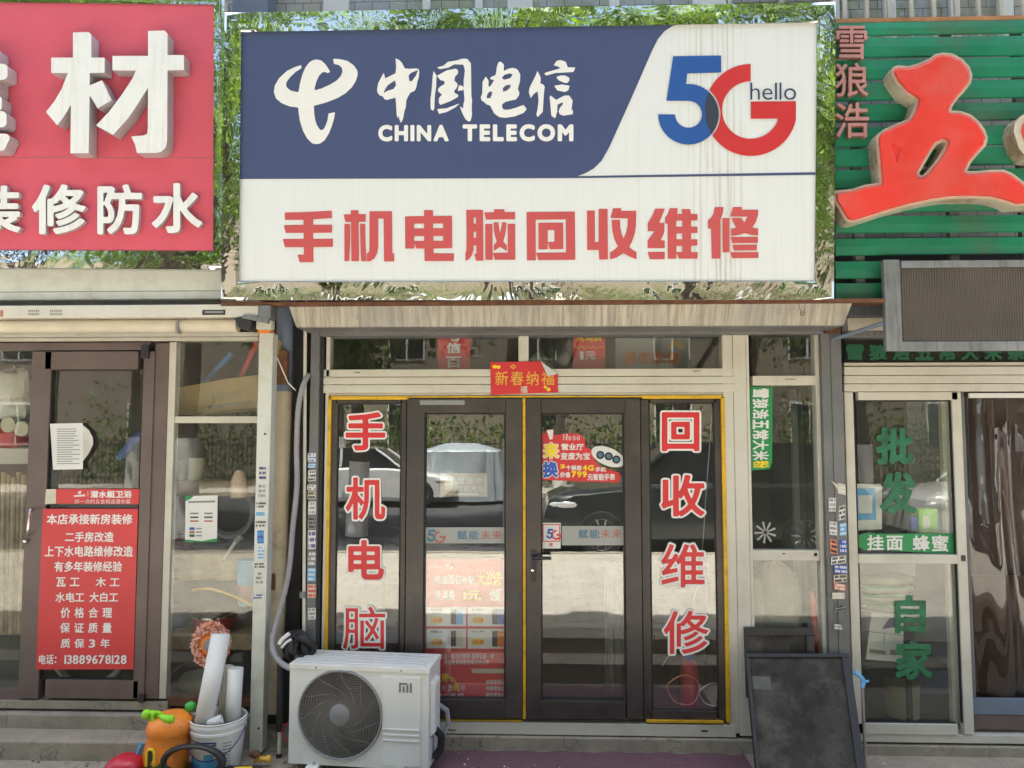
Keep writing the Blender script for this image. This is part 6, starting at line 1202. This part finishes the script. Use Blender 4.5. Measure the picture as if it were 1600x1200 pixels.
vb = thing('brass_valve', 'brass pipe valve with a dark knob at the foot of the white post', 'valve', tuple(at(410, 1195, YP(-.34)))); v0 = at(411, 1186, YP(-.34)); mb = MB(); mb.lathe([(.012, -.05), (.02, -.045), (.02, -.02), (.014, -.018), (.014, .02), (.022, .022), (.022, .045)], v0, 'gold_print', 14, 'x'); mb.build('valve_body', vb, smooth=True); mb = MB(); mb.blob(at(398, 1178, YP(-.36)), (.03, .03, .022), 'rust', 2, .1); mb.build('knob', vb, smooth=True)
mb = MB(); V = []; cx0, cx1 = PX(640, 1180, -.3), PX(1185, 1180, -.4); n = 40
for i in range(n + 1):
    for j in range(11): V.append((cx0 + (cx1 - cx0) * i / n, -.075 - 1.1 * j / 10 + .006 * math.sin(i * 1.9), .006 + .003 * math.sin(i * 1.1 + j)))
mb.add(V, [(i * 11 + j, (i + 1) * 11 + j, (i + 1) * 11 + j + 1, i * 11 + j + 1) for i in range(n) for j in range(10)], 'carpet'); ob = mb.build('door_mat', smooth=True); tag(ob, 'dusty purple red door mat laid before the double door', 'mat')
mb = MB(); rnd = random.Random(12)
for k in range(240):
    x, y = rnd.uniform(-4, 4), rnd.uniform(-.75, -.08); s_ = rnd.uniform(.002, .007); a = rnd.uniform(0, 3); mb.box(x - s_, x + s_ * .8, y - s_, y + s_, .004, .010 + s_ * .5, ('paper', 'print_grey', 'wood_raw')[k % 3])
o = mb.build('litter'); o['kind'] = 'stuff'; o['label'] = 'tiny scraps of litter on the ground'

# ================================================================== the street behind the camera (seen in glass and mirror steel)
def crown(seed, n, rad, c, dens=1.0):
    rnd = random.Random(seed); V, Fc, M = [], [], []
    cl = []
    while len(cl) < 46:
        p = Vector((rnd.uniform(-1, 1), rnd.uniform(-1, 1), rnd.uniform(-1, 1)))
        if .25 < p.length < 1: cl.append((Vector((p.x * rad[0], p.y * rad[1], p.z * rad[2])), rnd.uniform(.45, .95)))
    for k in range(n):
        cc_, r_ = cl[k % len(cl)]; p = cc_ + Vector((rnd.gauss(0, .45), rnd.gauss(0, .45), rnd.gauss(0, .38))) * r_
        l = rnd.uniform(.09, .19); d = Vector((rnd.gauss(0, 1), rnd.gauss(0, 1), rnd.gauss(-.4, .7))).normalized(); s_ = d.cross(Vector((rnd.gauss(0, 1), rnd.gauss(0, 1), rnd.gauss(0, 1)))).normalized() * l * .36
        o = len(V); p = p + Vector(c); V += [p, p + d * l * .45 + s_, p + d * l, p + d * l * .45 - s_]; Fc.append((o, o + 1, o + 2, o + 3))
    return V, Fc, cl
GT = 'leafy street trees reflected in the glass and steel'
LT = 'leafy street tree with a lime washed trunk, seen in the reflections'
def tree(seed, h, rad, zc, n, r0=.15):
    tr_ = thing('street_tree', LT, 'tree', (0, 0, 0), GT); rnd = random.Random(seed)
    V, Fc, cl = crown(seed, n, rad, (0, 0, zc)); mb = MB()
    half = len(Fc) * 2 // 3; mb.add(V, Fc[:half], 'leaf'); k = mb.mi('leaf_dark'); mb.f += [list(f) for f in Fc[half:]]; mb.m += [k] * (len(Fc) - half); mb.build('crown', tr_)
    mb = MB(); top = Vector((rnd.uniform(-.3, .3), rnd.uniform(-.3, .3), zc)); pts = curve_pts([(0, 0, -.05), (.04, .03, 1.2), (-.03, .05, 2.6), tuple(top)]); mb.tube(pts, [r0 * (1.15 - .75 * i / len(pts)) for i in range(len(pts))], 'bark', 12)
    for q, _r in cl[::4]: s0 = pts[int(len(pts) * rnd.uniform(.6, .9))]; e = q + Vector((0, 0, zc)); mb.tube(curve_pts([s0, s0 * .5 + e * .5 + Vector((0, 0, .25)), e], 5), [.06, .055, .05, .045, .04, .035, .03, .026, .022, .018, .012], 'bark', 6)
    mb.build('trunk', tr_, smooth=True)
    mb = MB(); mb.tube([(0, 0, 0), (.02, .015, .6), (.04, .03, 1.25)], [r0 * 1.25, r0 * 1.16, r0 * 1.13], 'lime_wash', 14); mb.build('lime_wash', tr_, smooth=True)
    return tr_
def dup(root, loc, rz, s=1):
    r = root.copy(); COL.objects.link(r); r.location = loc; r.rotation_euler = (0, 0, rz); r.scale = (s, s, s * 1.25)
    for ch in list(root.children):
        c = ch.copy(); COL.objects.link(c); c.parent = r
    return r
TA = tree(1, 8, (2.6, 2.3, 2.2), 5.2, 9500); TB = tree(5, 9, (2.9, 2.4, 2.4), 6.2, 9500, .18)
TB.location = (2.4, -8.1, GZ - .1)
TA.location = (-3.1, -6.0 - 2.2, GZ - .1)
for i, (src, x, y, rz, s) in enumerate(((TA, -.4, -8.0, 2.2, 1.05), (TB, 5.2, -7.9, .4, 1.0), (TB, -5.9, -7.9, 3.4, 1.05), (TA, 10.2, -8.2, 5.1, 1.1), (TB, -8.6, -8.4, 2.0, 1), (TA, 7.8, -8.3, 1.1, 1.05), (TB, 12.8, -9.5, 3.3, 1), (TA, -13.5, -9.2, 4.0, 1.1), (TA, -5.8, -17.4, .7, 1.0), (TB, 0.6, -17.8, 4.4, .95), (TA, 6.2, -17.5, 2.5, 1.1), (TB, -12, -17.6, 5.1, 1.0), (TB, 13, -17.7, 1.5, 1.05))): dup(src, (x, y, GZ - .1 if y > -16 else GZ), rz, s)
GC = 'cars parked along the street reflected in the glass'
def car(label, x0, x1, yn, flip, paint, suv, cover=False):
    z0 = GZ - .12; Lc = x1 - x0; root = thing('parked_car', label, 'car', ((x0 + x1) / 2, yn - .9, z0), GC); Wc = 1.8; h = 1.62 if suv else 1.42
    X = lambda t_: (x1 - t_ * Lc) if flip else (x0 + t_ * Lc)
    if suv: body = [(0, .35), (.005, .62), (.02, .80), (.07, .90), (.24, .98), (.33, 1.02), (.97, 1.05), (1, .9), (.995, .4), (.97, .28), (.03, .28)]; cab = [(.25, .98), (.40, h - .06), (.48, h), (.80, h - .02), (.90, h - .10), (.97, 1.04)]
    else: body = [(0, .38), (.01, .60), (.04, .72), (.26, .90), (.34, .93), (.86, .95), (.99, .90), (1, .6), (.99, .36), (.96, .26), (.03, .26)]; cab = [(.26, .89), (.42, h - .03), (.50, h), (.68, h - .02), (.84, .95)]
    mb = MB(); n = len(body); rows = []
    for w, k in ((-.5, .94), (-.47, 1), (-.36, 1.0), (.36, 1.0), (.47, 1), (.5, .94)):
        rows += [(X(.5 + (t_ - .5) * (k if abs(w) > .4 else 1.0) if abs(w) > .4 else t_), yn - .9 + w * Wc, z0 + .28 + (z - .28) * (k if abs(w) > .48 else 1) + (.01 if abs(w) < .4 else 0)) for t_, z in body]
    mb.add(rows, [(r_ * n + i, r_ * n + (i + 1) % n, (r_ + 1) * n + (i + 1) % n, (r_ + 1) * n + i) for r_ in range(5) for i in range(n)] + [tuple(range(n)), tuple(5 * n + i for i in range(n))[::-1]], paint); mb.build('body', root, smooth=True)
    mb = MB(); n = len(cab); rows = []
    for w, ins in ((-.45, 0), (.45, 0)): rows += [(X(t_), yn - .9 + (w * (1 - .16 * (z - .9) / .6)) * Wc, z0 + z) for t_, z in cab]
    mb.add(rows, [(i, (i + 1) % n, n + (i + 1) % n, n + i) for i in range(n)] + [tuple(range(n)), tuple(n + i for i in range(n))[::-1]], 'car_glass'); mb.build('window_glass', root)
    mb = MB(); rf = cab[1:-1]; n = len(rf); rows = []
    for w in (-.39, .39): rows += [(X(t_), yn - .9 + w * Wc, z0 + z + .012) for t_, z in rf]
    mb.add(rows, [(i, i + 1, n + i + 1, n + i) for i in range(n - 1)], paint)
    for t_a, t_b in ((cab[0], cab[1]), (cab[-1], cab[-2]), ((.60, .96), (.60, h - .03))):
        for w in (-1, 1): mb.tube([(X(t_a[0]), yn - .9 + w * .455 * Wc, z0 + t_a[1]), (X(t_b[0]), yn - .9 + w * .395 * Wc, z0 + t_b[1] + .005)], .03, paint, 6)
    mb.build('roof', root)
    for t_ in (.18, .80):
        for w in (-1, 1):
            c0 = Vector((X(t_), yn - .9 + w * .456 * Wc, z0 + .33)); wl_ = MB(); wl_.lathe([(.20, -.10), (.31, -.10), (.33, -.07), (.33, .07), (.31, .10), (.20, .10)], c0, 'tyre', 28, 'y'); wo = wl_.build('wheel', root, smooth=True)
            rm = MB(); rm.lathe([(.22, .08), (.215, .105), (.20, .095)], c0, 'alloy', 24, 'y'); rm.lathe([(.20, -.09), (.215, -.105), (.22, -.08)], c0, 'alloy', 24, 'y')
            for q in range(10): a = q * .6283; rm.tube([c0 + Vector((.03 * math.cos(a), w * .085, .03 * math.sin(a))), c0 + Vector((.20 * math.cos(a), w * .10, .20 * math.sin(a)))], .014, 'alloy', 5)
            rm.build('rim', wo, smooth=True)
    for w in (-1, 1):
        mb = MB(); c0 = Vector((X(.075), yn - .9 + w * .455 * Wc, z0 + (.74 if suv else .64))); mb.blob(c0, (.27, .10, .085), 'lamp_glass', 2, 0, 16, 8); mb.build('headlight', root, smooth=True)
    return root
car('dark hatchback parked at the near kerb, seen in the door glass', .05, 4.6, -6.0, False, 'car_dark', True)
car('white saloon parked on the far side of the road, seen in the side light', -6.6, -2.0, -13.4, True, 'car_white', False)
car('white car parked behind the dark hatchback, seen in the wholesale door glass', 5.3, 9.6, -6.0, False, 'car_white', True)
cv = MB(); V, Fc = [], []; n, k_ = 120, 24
for i in range(n):
    a = 2 * math.pi * i / n
    for j in range(k_ + 1):
        v = j / k_; fl = 1 + (.13 * abs(math.sin(a * 6.5 + 2 + .6 * math.sin(5 * v))) + .03 * math.sin(a * 17)) * v; e = lambda q: math.copysign(abs(q) ** .45, q)
        prof = (v / .45) ** .6 if v < .45 else 1 + .10 * (v - .45); z = 1.5 if v < .1 else 1.5 - .18 * ((v - .1) / .35) if v < .45 else 1.32 - 1.25 * (v - .45) / .55
        V.append((-2.0 + .95 * prof * fl * e(math.cos(a)), -15.2 + .85 * prof * fl * e(math.sin(a)), GZ - .10 + z))
cv.add(V, [(i * (k_ + 1) + j, ((i + 1) % n) * (k_ + 1) + j, ((i + 1) % n) * (k_ + 1) + j + 1, i * (k_ + 1) + j + 1) for i in range(n) for j in range(k_)], 'car_cover'); one(cv, 'covered_cart', 'silver sheet draped over a cart across the road, seen in the door glass', 'covered cart', smooth=True)
fb_ = thing('far_building', 'plain tan building across the road, seen only in the reflections', 'building', (0, -24, GZ)); mb = MB(); mb.box(-30, 30, -28, -24, 0, 8.5, 'brick_far'); mb.build('wall', fb_)
for k in range(9):
    for j in range(2):
        x = -20 + 5 * k; z = 1.6 + 3.2 * j; mb = MB(); mb.box(x - .7, x + .7, -24.02, -23.96, z, z + 1.6, 'white_plain'); w_ = mb.build('window', fb_); mb = MB()
        for s_ in (-.34, .34): mb.box(x + s_ - .30, x + s_ + .30, -23.95, -23.94, z + .08, z + 1.52, 'car_glass')
        mb.build('pane', w_)
fn = thing('iron_fence', 'black iron railing across the road, seen only in the reflections', 'fence', (0, -20.5, GZ)); mb = MB()
for k in range(220): x = -16 + .15 * k; mb.box(x - .012, x + .012, -20.51, -20.49, GZ, GZ + 1.5, 'iron')
for z in (.2, 1.3): mb.box(-16, 17, -20.515, -20.485, GZ + z, GZ + z + .04, 'iron')
mb.build('railing', fn)
mb = MB(); rnd = random.Random(21)
for k in range(11000):
    p = Vector((rnd.uniform(-16, 17), -21.6 + rnd.gauss(0, .6), GZ + abs(rnd.gauss(1.1, .9)))); d = Vector((rnd.gauss(0, 1), rnd.gauss(0, 1), rnd.gauss(.3, 1))).normalized(); l = rnd.uniform(.1, .25); s_ = d.cross(Vector((rnd.gauss(0, 1), rnd.gauss(0, 1), .3))).normalized() * l * .3; mb.add([p, p + d * l * .5 + s_, p + d * l, p + d * l * .5 - s_], [(0, 1, 2, 3)], 'leaf_dark' if k % 2 else 'leaf')
o = mb.build('shrubbery'); o['kind'] = 'stuff'; o['label'] = 'low green shrubbery along the railing across the road'
